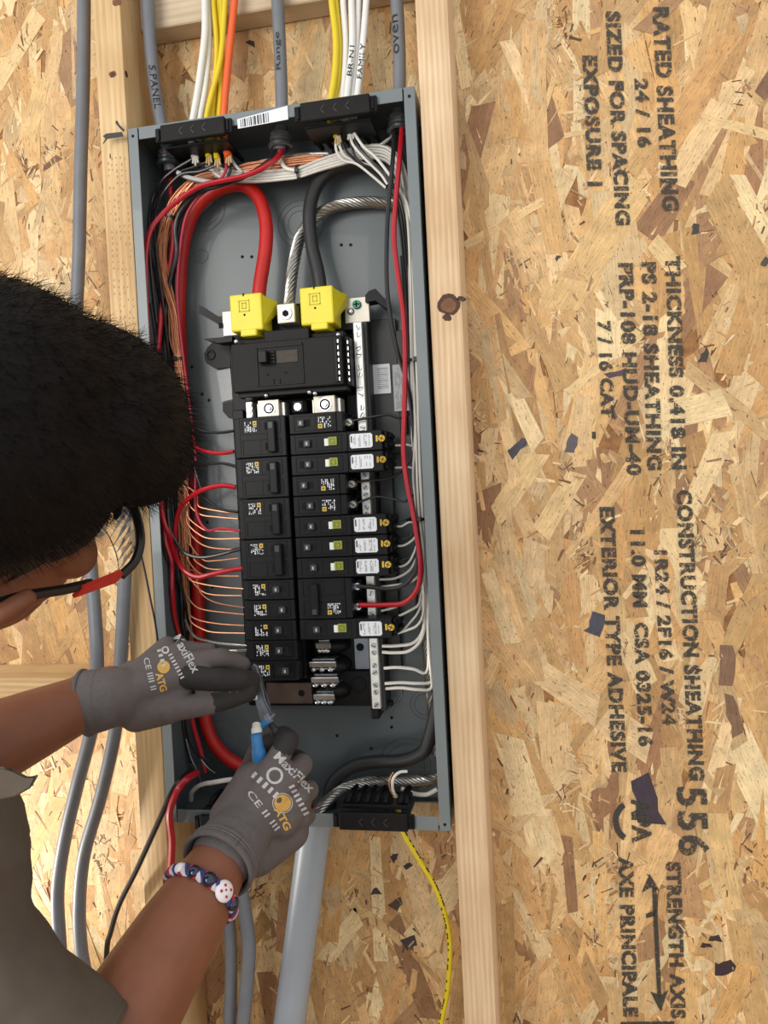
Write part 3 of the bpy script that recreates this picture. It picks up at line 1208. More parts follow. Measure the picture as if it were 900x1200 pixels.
for k in range(4):
    wb(g, -14, -9, -86.2, -84.6, -303 + k * 4, -301 + k * 4)
g.build('toggle_ribs', BLACK2, tg)
wb(G(), -7, 20, -84.9, -84.0, -304, -289, .2).build('rating_plate', mat('rating_plate_dark', rgb(58, 50, 40), .6, var=.2, scale=300), mb)
g = G()
for x, z in ((-20, -317), (4, -316)):
    g.cyl(W(x, -84.2, z), W(x, -84.8, z), .0014, None, 10)
for x in (-12, -4):
    wb(g, x - .5, x + .5, -84.8, -84.1, -329, -323)
g.build('face_marks', HOLE, mb)
g = G()
wb(g, 66, 70, -86, -83.5, -333, -279, .6)
wb(g, 76, 82.6, -72, -41, -336, -276, 1)
g.build('side_rib', BLACK, mb)
g = G()
for k in range(7):
    wb(g, 70.6, 72, -85, -83.6, -331 + k * 7.6, -327 + k * 7.6)
    wb(g, 80, 81.4, -73, -71.6, -331 + k * 7.6, -327 + k * 7.6)
g.build('side_vents', STEEL, mb)
g = G()
wb(g, -62, 78, -74, -24, -342, -335, 1)
g.build('bottom_lip', BLACK3, mb)
for x, z in ((-60, -272), (71, -275), (-26, -341), (30, -341), (37, -343)):
    g = G()
    g.sphere(W(x, -80 if z > -300 else -76, z), (.0030, .0022, .0030), 12, 8)
    g.build('rivet', STEEL, mb, True)

for x0, lab in ((-66, 'yellow plastic lug cover under the thick red cable'), (25, 'yellow plastic lug cover under the thick black cable')):
    lc = empty('lug_cover', W(x0 + 20, -40, -266))
    tag(lc, lab, 'lug cover', 'yellow lug covers')
    g = G()
    wb(g, x0, x0 + 42, -80, -41, -260, -214, 2.2, 2)
    # sloping right flank
    g.prism([W(x0 + 41, -79, -217), W(x0 + 53, -49, -220), W(x0 + 50, -49, -234), W(x0 + 41, -79, -256)], (0, 0.006, 0))
    g.build('cover_body', YELLOW_COVER, lc)
    wb(G(), x0 + 13, x0 + 34, -82, -44, -267, -258, 1.2).build('cover_tab', YELLOW_COVER, lc)
    g = G()
    for a, b, cc, d in ((12, 26, -223, -222), (12, 26, -236, -235), (12, 13, -236, -222), (25, 26, -236, -222),
                        (16, 22, -226, -225), (16, 22, -232.5, -231.5), (16, 17, -232, -225), (21, 22, -232, -225)):
        wb(g, x0 + a, x0 + b, -80.6, -79.8, cc, d)
    g.build('embossed_square', YEL_LINE, lc)
    disc(lc, 'test_hole', x0 + 19, -80, -240, 1.4, HOLE, .3)
    wb(G(), x0 + 17.8, x0 + 19.4, -80.4, -70, -217, -213.4).build('notch', HOLE, lc)

# ================================================================== circuit breakers
PITCH = 25.5
YB, YFACE = -28.0, -80.0


def zrow(k):
    return -367 - PITCH * k


def brk(kind, k, n, label, group):
    """local frame: x from the column's left edge, z down from the row top, millimetres"""
    left = kind.startswith('L')
    x0 = -70 if left else 3
    ln = 120 if kind == 'RA' else 68
    h = PITCH * n - 0.7
    zt = zrow(k) - 0.3
    root = empty('circuit_breaker', W(x0 + ln / 2, YB, zt - h))
    tag(root, label, 'circuit breaker', group)

    def X(u):
        # u measured from the centre spine outward, so both columns share the layout
        return -2 - u if left else 3 + u

    def bx(g, u0, u1, y0, y1, z0, z1, bev=0.0):
        a, b = sorted((X(u0), X(u1)))
        return g.box(W(a, y0, zt - z1), W(b, y1, zt - z0), bev / 1000)

    g = G()
    if kind == 'RA':
        bx(g, 0, 72, YFACE, YB, 0, h, 1.0)
        bx(g, 71, 116, YFACE + 1, -53, 0, h, 1.0)
    else:
        bx(g, 0, 60, YFACE, YB, 0, h, 1.0)
        bx(g, 59, 68, YFACE + (3 if left else 2), YB, 0, h, 1.0)
        if left:
            for j in range(n):
                bx(g, 67, 74, -58, -41, j * PITCH + 2, j * PITCH + PITCH - 3, 1)
    g.build('body', BLACK2, root)
    # raised outline on the face of each pole
    for j in range(n):
        z = j * PITCH
        g = G()
        u1 = 66 if kind == 'RA' else 57
        for a, b, c_, d in ((6, u1, z + 2.6, z + 3.6), (6, u1, z + 20.6, z + 21.6), (6, 7, z + 2.6, z + 21.6), (u1 - 1, u1, z + 2.6, z + 21.6)):
            bx(g, a, b, YFACE - .7, YFACE + .2, c_, d, .2)
        bx(g, 33, 33.8, YFACE - .5, YFACE + .2, z + 3, z + 21)
        g.build('face_outline', BLACK, root)
    on = (k * 7 + n + len(kind)) % 3 != 0
    for j in range(n):
        z = j * PITCH
        g = G()
        bx(g, 11, 27, YFACE - .25, YFACE + .4, z + 7.5, z + 16.5)
        g.build('handle_slot', HOLE, root)
        if n == 1:
            g = G()
            a = 18 if on else 11.5
            bx(g, a, a + 8.5, YFACE - 4.5, YFACE + .4, z + 7.6, z + 16.4, 1.0)
            hd = g.build('handle', HANDLE, root)
            g = G()
            bx(g, a + 3.2, a + 5.4, YFACE - 4.8, YFACE - 4.4, z + 10, z + 14)
            g.build('handle_mark', LABEL_GREY, hd)
    if n == 2:
        g = G()
        a = 17 if not left else 12
        bx(g, a, a + 10, YFACE - 7, YFACE + .4, 6, h - 5, 1.2)
        hd = g.build('tie_handle', BLACK, root)
        g = G()
        bx(g, a + 2, a + 8, YFACE - 7.5, YFACE - 6.9, 8 if left else h - 13, 16 if left else h - 6.5, .3)
        g.build('handle_mark', HANDLE, hd)
    if kind == 'RA':
        g = G()
        bx(g, 44, 50, YFACE - 1.6, YFACE + .4, 7, 16, .4)
        g.build('test_button', WHITE_P, root)
        g = G()
        bx(g, 49, 60, YFACE - 2.4, YFACE + .4, 5.4, 15.8, .5)
        tb = g.build('test_button', OLIVE, root)
        g = G()
        for a, b, c_, d in ((51.5, 57.5, 7.6, 8.2), (51.5, 57.5, 13, 13.6), (51.5, 52.1, 7.6, 13.6), (56.9, 57.5, 7.6, 13.6)):
            bx(g, a, b, YFACE - 2.8, YFACE - 2.3, c_, d)
        g.build('button_square', mat('olive_line', rgb(96, 100, 34), .5), tb)
        g = G()
        bx(g, 70, 72.5, YFACE - .8, YFACE + .2, 2, 23, .2)
        g.build('step_rib', BLACK, root)
        g = G()
        bx(g, 76, 104, YFACE - .5, YFACE + 1.2, 3.6, 21, 0)
        es = [e for e in g.bm.edges if abs((e.verts[0].co - e.verts[1].co).y) > 1e-4]
        bmesh.ops.bevel(g.bm, geom=es, offset=.0014, segments=3, affect='EDGES')
        lb = g.build('rating_label', LABEL_W, root)
        g = G()
        rp = random.Random(k)
        for uu in (80.6, 82.2, 87.0, 88.4, 93.6, 95, 96.4, 99.6):
            z1 = 5.5
            while z1 < 19:
                ll = rp.uniform(1.5, 4.5)
                if rp.random() < .7:
                    bx(g, uu, uu + .7, YFACE - .75, YFACE - .4, z1, min(19.2, z1 + ll))
                z1 += ll + .7
        g.build('label_print', mat('label_ink_grey', rgb(140, 143, 148), .6), lb)
        g = G()
        bx(g, 77.4, 78.8, YFACE - .8, YFACE - .4, 6, 14)
        g.build('label_logo_bar', BARCODE, lb)
        c = W(X(115.5) - 0, YFACE + .5, zt - 11)
        g = G()
        g.cyl(c + Vector((0, .001, 0)), c + Vector((0, -.002, 0)), .0046, .0040, 14)
        sc = g.build('terminal_screw', BRASS, root)
        g = G()
        for a in (.4, .4 + math.pi / 2):
            g.box(c + Vector((-.0032, -.0024, -.0005)), c + Vector((.0032, -.0018, .0005)), 0, Matrix.Rotation(a, 3, 'Y'))
        g.build('cross_slot', mat('brass_dark', rgb(92, 70, 26), .5, .5), sc)
        g = G()
        bx(g, 108, 110.5, YFACE + .3, YFACE + 1.2, 7, 14.5)
        g.build('brass_clip', BRASS, root)
        g = G()
        for zz in (4, 14):
            bx(g, 116, 124, -66, -34, zz, zz + 6, 1)
        bx(g, 116, 121, -72, YB, 1.5, 22.5, .8)
        g.build('terminal_block', BLACK3, root)
    else:
        zz = 0 if n == 1 else (PITCH if not left else 0)
        if not (left and n == 2 and k == 99):
            g = G()
            rp = random.Random(k * 5 + n)
            for col in range(7):          # short strokes of white print in upright columns
                uu = 37.4 + col * 2.4
                z1 = zz + (5.6 if not left or col > 2 else 11.2)
                z2 = zz + (19 if left or col > 2 else 12.6)
                while z1 < z2 - 1:
                    ll = rp.choice([1.0, 1.6, 2.6])
                    if rp.random() < .72:
                        bx(g, uu, uu + rp.choice([.9, 1.5]), YFACE - .35, YFACE + .3, z1, min(z2, z1 + ll))
                    z1 += ll + rp.choice([.5, .9])
            g.build('rating_print', LABEL_W, root)
            g = G()
            if left:
                bx(g, 37, 42, YFACE - .6, YFACE - .2, zz + 5, zz + 10.4)
            else:
                bx(g, 37, 42.4, YFACE - .6, YFACE - .2, zz + 14, zz + 19.4)
            ys = g.build('yellow_square', YEL_SQ, root)
            g = G()
            if left:
                bx(g, 38.6, 40.4, YFACE - .8, YFACE - .5, zz + 6.8, zz + 8.6)
            else:
                bx(g, 38.8, 40.6, YFACE - .8, YFACE - .5, zz + 15.8, zz + 17.6)
            g.build('inner_square', BARCODE, ys)
        if not left:
            for j in range(n):
                c = W(X(71.5), -62, zt - j * PITCH - 13)
                g = G()
                bx(g, 67, 76, -56, YB, j * PITCH + 5, j * PITCH + 21, 1)
                g.build('terminal_well', BLACK3, root)
                g = G()
                g.cyl(c + Vector((0, .008, 0)), c + Vector((0, -.002, 0)), .0050, .0044, 14)
                sc = g.build('terminal_screw', STEEL if n == 2 else ALU_MATTE, root)
                g = G()
                g.box(c + Vector((-.0034, -.0024, -.0006)), c + Vector((.0034, -.0018, .0006)), 0, Matrix.Rotation(.6, 3, 'Y'))
                g.build('screw_slot', HOLE, sc)
    return root


NUM = ['first', 'second', 'third', 'fourth', 'fifth', 'sixth']
for i in range(4):
    brk('L2', i * 2, 2, NUM[i] + ' tied double breaker from the top on the left column', 'double breakers on the left column')
for i in range(5):
    brk('L1', 8 + i, 1, 'slim single breaker, ' + NUM[i] + ' below the doubles on the left column', 'single breakers on the left column')
for i, r_ in enumerate((0, 3, 4)):
    brk('R1', r_, 1, 'short single breaker with white print on the right column, ' + NUM[i] + ' from the main breaker', 'short single breakers on the right column')
for i, r_ in enumerate((1, 2, 5, 6, 7, 10)):
    brk('RA', r_, 1, 'long breaker with white label and olive test button, ' + NUM[i] + ' from the main breaker', 'long breakers with test buttons')
brk('R2', 8, 2, 'double breaker with tie handle fed by a red wire on the right column', None)


# ================================================================== black cable clamps on the rims
def clamp(px0, py0, px1, py1, hgt, label, inward, mtl=BLACK):
    a, b = P(px0, py0, -.0975), P(px1, py1, -.0975)
    x0, x1 = a.x, b.x
    zt = (a.z + b.z) / 2
    zb_ = zt - hgt
    yb = -.0975
    root = empty('cable_clamp', ((x0 + x1) / 2, yb, min(zb_, zt)))
    tag(root, label, 'cable clamp', 'black cable clamps on the panel rim')
    g = G()
    g.box((x0, yb - .007, zb_), (x1, yb, zt), .0012)
    fp = g.build('front_plate', mtl, root)
    g = G()
    xm = (x0 + x1) / 2
    for k in (-1, 0, 1):
        cx = xm + k * .015
        for s in (-1, 1):
            g.box(Vector((cx - .0036, yb - .0076, (zt + zb_) / 2 - .0005 + s * .0022)), Vector((cx + .0036, yb - .0068, (zt + zb_) / 2 + .0005 + s * .0022)), 0, Matrix.Rotation(-s * .78, 3, 'Y'))
    g.build('chevron', HANDLE, fp)
    for s, xx in ((-1, x0), (1, x1)):
        g = G()
        g.box((xx - .001 if s > 0 else xx - .008, yb - .004, zb_ + .002), (xx + .008 if s > 0 else xx + .001, yb, zt - .002), .001)
        g.box((xx + s * .003 - .0015, yb - .0062, zb_ + .004), (xx + s * .003 + .0015, yb - .003, zt - .004), .0005)
        g.build('latch_tab', BLACK3, root)
    # body reaching into the box with spring fingers
    zin = zb_ if inward < 0 else zt
    g = G()
    g.box((x0 + .001, yb + .0035, zin - (.004 if inward < 0 else -.001)), (x1 - .001, -.050, zin + (.001 if inward > 0 else -.0005) + (.005 if inward > 0 else 0)), .001)
    g.build('clamp_body', BLACK3, root)
    n = 7
    for k in range(n):
        xx = x0 + (x1 - x0) * (k + .5) / n
        if inward > 0 and k > 4:                 # spread aside for the cable that comes up here
            xx += (.006, .002)[k - 5]
        g = G()
        p = [Vector((xx, yb + .014, zin + .004)), Vector((xx + (.004 if k not in (4, 6) else .001), yb + .022, zin + .013)), Vector((xx + (.009 if k not in (4, 6) else .002), yb + .036, zin + .017))] if inward > 0 else [Vector((xx, yb + .0465, zin + inward * .001)), Vector((xx + .002, yb + .051, zin + inward * .004)), Vector((xx + .004, yb + .058, zin + inward * .006))]
        g.tube(catmull(p, 4), [.0034] * 4 + [.003] * 4 + [.0022], 8)
        g.build('spring_finger', BLACK3, root, True)
    return root


clamp(190, 149, 265, 139, .0215, 'black plastic cable clamp holding white, yellow and orange cables', -1, BROWNBLACK)
clamp(353, 124, 434, 112, .0225, 'black plastic cable clamp holding one yellow and several white cables', -1, BROWNBLACK)
clamp(398, 951, 478, 950, .0215, 'black plastic cable clamp at the bottom with a yellow cable', 1)
clamp(236, 955, 300, 954, .0215, 'black plastic cable clamp on the bottom rim behind the gloved wrist', 1)


# round metal cable connectors
def connector(c, ax, r, label):
    root = empty('cable_connector', c)
    tag(root, label, 'connector', 'round metal cable connectors')
    ax = Vector(ax).normalized()
    g = G()
    for k in range(3):
        g.ring(Vector(c) + ax * (.004 * k), ax, r, .0022, 24, 6)
    g.build('thread', STEEL, root, True)
    g = G()
    g.ring(Vector(c) + ax * .014, ax, r * 1.12, .0032, 24, 6)
    g.build('lock_nut', mat('zinc_nut', rgb(120, 126, 130), .3, .8), root, True)
    return root


connector(W(2, -50, -12), (0, 0, -1), .0115, 'round metal connector under the middle grey cable')
connector(W(154, -50, -12), (0, 0, -1), .0115, 'round metal connector at the right end of the top wall')
connector(W(-153.5, -44, -12), (0, 0, -1), .0115, 'round metal connector in the dark upper left corner')


# ================================================================== cables and wires
def fit(p, r):
    """keep a point of radius r inside the steel box where it runs through it"""
    if not (Z0 - HP / 1000 - .004 < p.z < Z0 + .004 and p.y > -.0965 and abs(p.x) < .205):
        return p
    q = p.copy()
    lo, hi = -.1788 + r, .1788 - r
    if p.x < lo or p.x > hi:
        d = p - CAM
        t = ((lo if p.x < lo else hi) - CAM.x) / d.x
        q = CAM + d * t
        if not (-.094 < q.y < -.006 - r):
            q = p.copy()
            q.x = min(max(p.x, lo), hi)
    q.y = min(q.y, -.0055 - r)
    return q


SPECS = []


def raw(q):
    """(px, py, depth mm) seen in the photo, or (x, y, z, 'mm') in panel coordinates where the run is hidden, or a point"""
    if isinstance(q, Vector):
        return q
    return W(*q[:3]) if len(q) == 4 else P(q[0], q[1], q[2] / 1000)


class Spec:
    def __init__(s, name, pts, r, m, label, group, cat, n, sub, strands=0, pitch=0, free=False):
        s.name, s.r, s.m, s.label, s.group, s.cat, s.n = name, r / 1000, m, label, group, cat, n
        s.strands, s.pitch, s.free = strands, pitch, free
        s.pp = [fit(p, s.r) for p in catmull([raw(q) for q in pts], sub)]
        s.o = None

    def build(s):
        g = G()
        if s.strands:
            twist(g, s.pp, s.r, s.strands, s.pitch)
        else:
            g.tube(s.pp, s.r, s.n)
        s.o = g.build(s.name, s.m, None, True)
        tag(s.o, s.label, s.cat, s.group)


def wire(name, pts, r, m, label, group=None, cat='wire', n=8, sub=6, free=False):
    s = Spec(name, pts, r, m, label, group, cat, n, sub, free=free)
    SPECS.append(s)
    return s


def twist(g, pp, R, nst, pitch):
    """helical strands around a core"""
    fr = []
    t0 = (pp[1] - pp[0]).normalized()
    nrm = t0.orthogonal().normalized()
    prev = t0
    s = 0
    for i in range(len(pp)):
        t = (pp[min(i + 1, len(pp) - 1)] - pp[max(i - 1, 0)]).normalized()
        ax = prev.cross(t)
        if ax.length > 1e-7:
            nrm = Matrix.Rotation(prev.angle(t), 3, ax.normalized()) @ nrm
        nrm = (nrm - t * nrm.dot(t)).normalized()
        if i:
            s += (pp[i] - pp[i - 1]).length
        fr.append((pp[i], nrm.copy(), t.cross(nrm), s))
        prev = t
    rs = R * math.sin(math.pi / nst) / (1 + math.sin(math.pi / nst))
    for k in range(nst):
        st = [p + (a * math.cos(2 * math.pi * (k / nst + s / pitch)) + b * math.sin(2 * math.pi * (k / nst + s / pitch))) * (R - rs) for p, a, b, s in fr]
        g.tube(st, rs, 7)
    g.tube(pp, R - rs * 1.4, 8)


def rope(name, pts, R, label, nst=9, pitch=.045, m=None, sub=8, group=None):
    """bare stranded conductor"""
    s = Spec(name, pts, R, m or BARE_ALU, label, group, 'wire', 8, sub, nst, pitch)
    SPECS.append(s)
    return s


def lay_wires():
    """let the wires of each bundle lie beside one another instead of in the same place: neighbours that
    overlap push apart (thick cables give way least), ends stay where they are fixed, walls hold"""
    import numpy as np
    from mathutils import kdtree
    H = .004
    rng = np.random.default_rng(5)
    X, wid, rad, pin, ins = [], [], [], [], []
    for k, s in enumerate(SPECS):
        p = np.array([tuple(q) for q in s.pp])
        L = np.r_[0, np.cumsum(np.linalg.norm(np.diff(p, axis=0), axis=1))]
        n = max(4, int(L[-1] / H) + 1)
        t = np.linspace(0, L[-1], n)
        X.append(np.stack([np.interp(t, L, p[:, c]) for c in range(3)], 1))
        wid.append(np.full(n, k))
        rad.append(np.full(n, s.r))
        e = (L[-1] - t) if s.free else np.minimum(t, L[-1] - t)   # free: the start lies loose in the bundle
        pin.append(np.clip((e - .006) / .022, 0, 1))          # 0 at the fixed ends
    X, wid, rad, pin = np.concatenate(X), np.concatenate(wid), np.concatenate(rad), np.concatenate(pin)
    ins = (X[:, 2] > Z0 - HP / 1000 - .004) & (X[:, 2] < Z0 + .004) & (X[:, 1] > -.0965) & (abs(X[:, 0]) < .205)
    same = wid[1:] == wid[:-1]
    view = X - np.array(tuple(CAM))
    view /= np.linalg.norm(view, axis=1)[:, None]
    X0 = X.copy()
    X = X + (rng.normal(size=(len(SPECS), 3)) * .0003)[wid] * pin[:, None]
    mob = pin / rad ** 2
    small = rad < .0052
    reach_s, reach_b = .0058, .0105

    def tangents(X):
        t = np.zeros_like(X)
        t[1:-1] = X[2:] - X[:-2]
        t[0], t[-1] = X[1] - X[0], X[-1] - X[-2]
        f = np.r_[True, ~same]
        l_ = np.r_[~same, True]
        i = np.where(f)[0]
        t[i] = X[i + 1] - X[i]
        i = np.where(l_)[0]
        t[i] = X[i] - X[i - 1]
        return t / np.linalg.norm(t, axis=1)[:, None]

    def smooth(D, f):
        a = np.zeros_like(D)
        c = np.zeros(len(D))
        a[1:][same] += D[:-1][same]
        c[1:][same] += 1
        a[:-1][same] += D[1:][same]
        c[:-1][same] += 1
        return D + f * (a / c[:, None] - D)

    for it in range(120):
        if it % 9 == 0:
            ks, kb = kdtree.KDTree(int(small.sum())), kdtree.KDTree(int((~small).sum()))
            for i in range(len(X)):
                (ks if small[i] else kb).insert(X[i], i)
            ks.balance()
            kb.balance()
            I, J = [], []
            for i in range(len(X)):
                w_ = wid[i]
                if small[i]:
                    for _, j, _d in ks.find_range(X[i], rad[i] + reach_s):
                        if wid[j] != w_:
                            I.append(i)
                            J.append(j)
                for _, j, _d in kb.find_range(X[i], rad[i] + reach_b):
                    if wid[j] != w_:
                        I.append(i)
                        J.append(j)
            I, J = np.array(I), np.array(J)
            ok = (mob[I] + mob[J]) > 0
            I, J = I[ok], J[ok]
        T = tangents(X)
        d = X[I] - X[J]
        al = (d * T[J]).sum(1)
        d = d - al[:, None] * T[J]
        l_ = np.linalg.norm(d, axis=1)
        pen = (rad[I] + rad[J]) * 1.01 - l_
        h = (pen > 0) & (abs(al) < H * .75)
        if not h.any():
            break
        i, j, pe = I[h], J[h], pen[h]
        u = d[h] / np.maximum(l_[h], 1e-6)[:, None]
        mi, mj = mob[i], mob[j]
        tot = mi + mj
        acc = np.zeros_like(X)
        cnt = np.zeros(len(X))
        np.add.at(acc, i, u * (pe * mi / tot)[:, None])
        np.add.at(acc, j, -u * (pe * mj / tot)[:, None])
        np.add.at(cnt, i, 1)
        np.add.at(cnt, j, 1)
        acc /= np.maximum(cnt, 1)[:, None] ** .75
        along = (acc * view).sum(1)[:, None] * view
        X = X + (along + (acc - along) * .6) * .8
        D = X - X0
        D = smooth(D, .55 if it < 95 else .25)
        X = X0 + D * np.where(pin == 0, 0, 1)[:, None]
        lim = .1785 - rad
        X[ins, 0] = np.clip(X[ins, 0], -lim[ins], lim[ins])
        X[ins, 1] = np.minimum(X[ins, 1], -.0056 - rad[ins])
    for k, s in enumerate(SPECS):
        q = X[wid == k]
        s.pp = [Vector(v) for v in q]
        s.build()


def cable_print(par, pp, r, i0, s, length, height, face=(0.0, 0.0), m=None, flip=False, bold=0.0, off=0.0):
    """handwriting wrapped on a cable, reading along it"""
    # cumulative length
    L = [0]
    for i in range(1, len(pp)):
        L.append(L[-1] + (pp[i] - pp[i - 1]).length)

    def at(d):
        for i in range(1, len(pp)):
            if L[i] >= d:
                k = (d - L[i - 1]) / max(1e-9, L[i] - L[i - 1])
                return pp[i - 1].lerp(pp[i], k), (pp[i] - pp[i - 1]).normalized()
        return pp[-1], (pp[-1] - pp[-2]).normalized()

    def f(u, v):
        d = i0 + (length * u if not flip else length * (1 - u))
        p, t = at(d)
        to = (CAM - p).normalized()
        to = (to - t * to.dot(t)).normalized()
        side = t.cross(to).normalized()
        a = (v - .5) * height / r * (-1 if not flip else 1) + off
        return p + (to * math.cos(a) + side * math.sin(a)) * (r + .0009)
    return print_text('handwriting', s, f, m or INK_SOLID, par, bold)


# ---- big grey jacketed cables
c1 = wire('grey_cable', [(171, -40, -55), (173, 0, -55), (177, 60, -52), (182, 105, -48), (189, 145, -46), (195, 168, -46), (200, 200, -40)], 8.2, CABLE_GREY,
              'grey cable marked S PANEL entering the upper left corner of the panel', 'grey jacketed cables', 'cable', 14)
c2 = wire('grey_cable', [(323, -40, -52), (325, 0, -52), (328, 60, -50), (330, 120, -50), (329, 150, -50), (327, 176, -50)], 8.0, CABLE_GREY,
              'grey cable marked RANGE entering the middle of the panel top', 'grey jacketed cables', 'cable', 14)
c3 = wire('grey_cable', [(463, -40, -52), (465, 0, -52), (468, 60, -50), (468, 105, -50), (466, 140, -50)], 8.0, CABLE_GREY,
              'grey cable marked OVEN entering beside the pale right stud', 'grey jacketed cables', 'cable', 14)
wire('grey_cable', [(98, -40, -60), (98, 0, -60), (97, 100, -58), (94, 200, -58), (92, 300, -58), (88, 400, -58), (92, 520, -60), (104, 640, -80), (112, 740, -104),
                    (113, 800, -108), (108, 850, -108), (90, 920, -106), (75, 985, -104), (67, 1045, -104), (70, 1112, -104), (76, 1230, -104)], 8.6, CABLE_GREY,
     'thick grey cable running down the board left of the left stud', 'grey jacketed cables', 'cable', 14)
wire('grey_cable', [(150, 560, -112), (148, 640, -108), (145, 700, -106), (142, 765, -104), (136, 850, -104), (119, 930, -104), (99, 1000, -104), (93, 1060, -104),
                    (95, 1110, -104), (101, 1150, -104), (108, 1230, -104)], 8.4, CABLE_GREY,
     'second thick grey cable beside the left stud, passing behind the gloved forearm', 'grey jacketed cables', 'cable', 14)
wire('grey_cable', [(281, 975, -48), (280, 1020, -50), (286, 1060, -52), (292, 1110, -55), (289, 1160, -58), (282, 1230, -60)], 9.0, CABLE_GREY2,
     'bluish grey cable hanging between the conduit and another grey cable', 'grey jacketed cables below the panel', 'cable', 14)
wire('grey_cable', [(260, 975, -46), (262, 1030, -46), (268, 1075, -46), (271, 1130, -46), (268, 1230, -48)], 8.2, CABLE_GREY2,
     'bluish grey cable hanging nearest the bare forearm below the panel', 'grey jacketed cables below the panel', 'cable', 14)
# conduit
g = G()
a, b = P(367, 985, -.052), P(337, 1215, -.052)
d = (b - a).normalized()
tp = a - d * ((Z0 - HP / 1000 - .0006 - a.z) / -d.z)          # the pipe meets the underside of the box
g.tube([tp, a, b, b + d * .25], .0206, 28, caps=False)
g.tube([b + d * .25, b, a, tp], .0180, 28, caps=False)
cn = empty('pvc_conduit', (a.x, a.y, b.z - .24))
tag(cn, 'light grey plastic conduit leaving the bottom of the panel', 'conduit')
g.build('pipe', PVC, cn, True)
g = G()
g.tube([tp, tp + d * .02], .0213, 28, caps=False)
g.build('collar', PVC, cn, True)

CA, CDIR = a.copy(), d.copy()


def inpipe(dx, dy, up=.0):
    return CA - CDIR * up + Vector((dx, dy, 0))


# ---- jacketed building cables above the panel
yz = Vector((0, 1, 0))
grp = 'cables entering the left clamp'
wire('white_cable', [(239, -40, -58), (240, 0, -58), (240, 45, -56), (233, 100, -54), (226, 140, -54), (224, 160, -50), (226, 178, -48)], 4.4, ROMEX_W, 'white flat cable entering the left clamp in front of a second white one', grp, 'cable', 12)
wire('white_cable', [(243, -40, -50), (244, 0, -50), (244, 50, -50), (240, 100, -50), (234, 140, -50), (233, 165, -46)], 4.0, ROMEX_W, 'white flat cable entering the left clamp beside the yellow ones', grp, 'cable', 12)
for i, pts in enumerate(([(248, -40), (250, 0), (255, 53), (253, 95), (249, 139), (247, 165)], [(265, -40), (264, 0), (259, 67), (248, 112), (242, 139), (243, 165)],
                         [(254, -40), (256, 0), (258, 60), (256, 100), (254, 139), (252, 168)], [(260, -40), (260, 0), (261, 60), (259, 105), (257, 138), (256, 165)])):
    dd = (-50, -60, -46, -50)[i]
    wire('yellow_cable', [(x, y, dd) for x, y in pts], 3.3, ROMEX_Y, 'yellow flat cable entering the left clamp between white and orange', grp, 'cable', 12)
wire('orange_cable', [(277, -40, -56), (275, 0, -56), (271, 40, -56), (266, 90, -55), (262, 137, -54), (262, 160, -50), (265, 178, -48)], 4.6, ROMEX_O, 'orange cable entering the left clamp', grp, 'cable', 12)
grp = 'cables entering the middle clamp'
for i, pts in enumerate(([(387, -40), (389, 0), (394, 45), (393, 85), (388, 118), (387, 140), (393, 158)], [(391, -40), (393, 0), (398, 50), (397, 90), (392, 116), (392, 140)])):
    wire('yellow_cable', [(x, y, (-57, -50)[i]) for x, y in pts], 4.0, ROMEX_Y, 'yellow flat cable entering the middle clamp beside white ones', grp, 'cable', 12)
wc = []
for i, pts in enumerate(([(401, -40), (402, 0), (405, 50), (402, 110), (401, 140)], [(411, -40), (412, 0), (413, 55), (407, 109), (405, 142), (410, 156)],
                         [(420, -40), (420, 0), (418, 60), (413, 108), (411, 140)], [(431, -40), (429, 0), (425, 50), (419, 107), (415, 138)])):
    wc.append(wire('white_cable', [(x, y, (-50, -57, -50, -56)[i]) for x, y in pts], 4.1, ROMEX_W,
                   ('white flat cable entering the middle clamp', 'white flat cable marked BR N1 entering the middle clamp', 'white flat cable entering the middle clamp',
                    'white flat cable marked FAMILY entering the middle clamp')[i], grp, 'cable', 12))
# jacket ends inside the box with bare paper
for px, py, qx, qy, m, lab in ((223, 172, 229, 184, ROMEX_W, 'stripped white jacket end below the left clamp'), (240, 170, 245, 184, ROMEX_Y, 'stripped yellow jacket end below the left clamp'),
                               (262, 168, 268, 184, ROMEX_O, 'stripped orange jacket end below the left clamp'), (388, 146, 396, 160, ROMEX_Y, 'stripped yellow jacket end below the middle clamp'),
                               (406, 143, 411, 156, ROMEX_W, 'stripped white jacket end below the middle clamp'), (251, 172, 255, 187, ROMEX_Y, 'second stripped yellow jacket end below the left clamp')):
    root = empty('cable_jacket_end', P(qx, qy, -.06))
    tag(root, lab, 'cable end', 'stripped jacket ends')
    g = G()
    a, b = P(px, py, -.062), P(qx, qy, -.066)
    kq = .78 if m is ROMEX_Y and px < 300 else 1.0
    g.tube([a, a.lerp(b, .5), b], [.0042 * kq, .0046 * kq, .0054 * kq], 12, caps=False)
    g.tube([b, a.lerp(b, .5), a], [.0050 * kq, .0042 * kq, .0038 * kq], 12)
    g.build('jacket', m, root, True)
    g = G()
    for k in range(3):
        a2 = b + Vector(((k - 1) * .002, 0, .002))
        g.tube([a2, a2 + Vector(((k - 1) * .0015, -.001, -.010 - .003 * (k % 2)))], .0014, 6)
    g.build('filler', PAPER if m is not ROMEX_W else WHT_W, root, True)

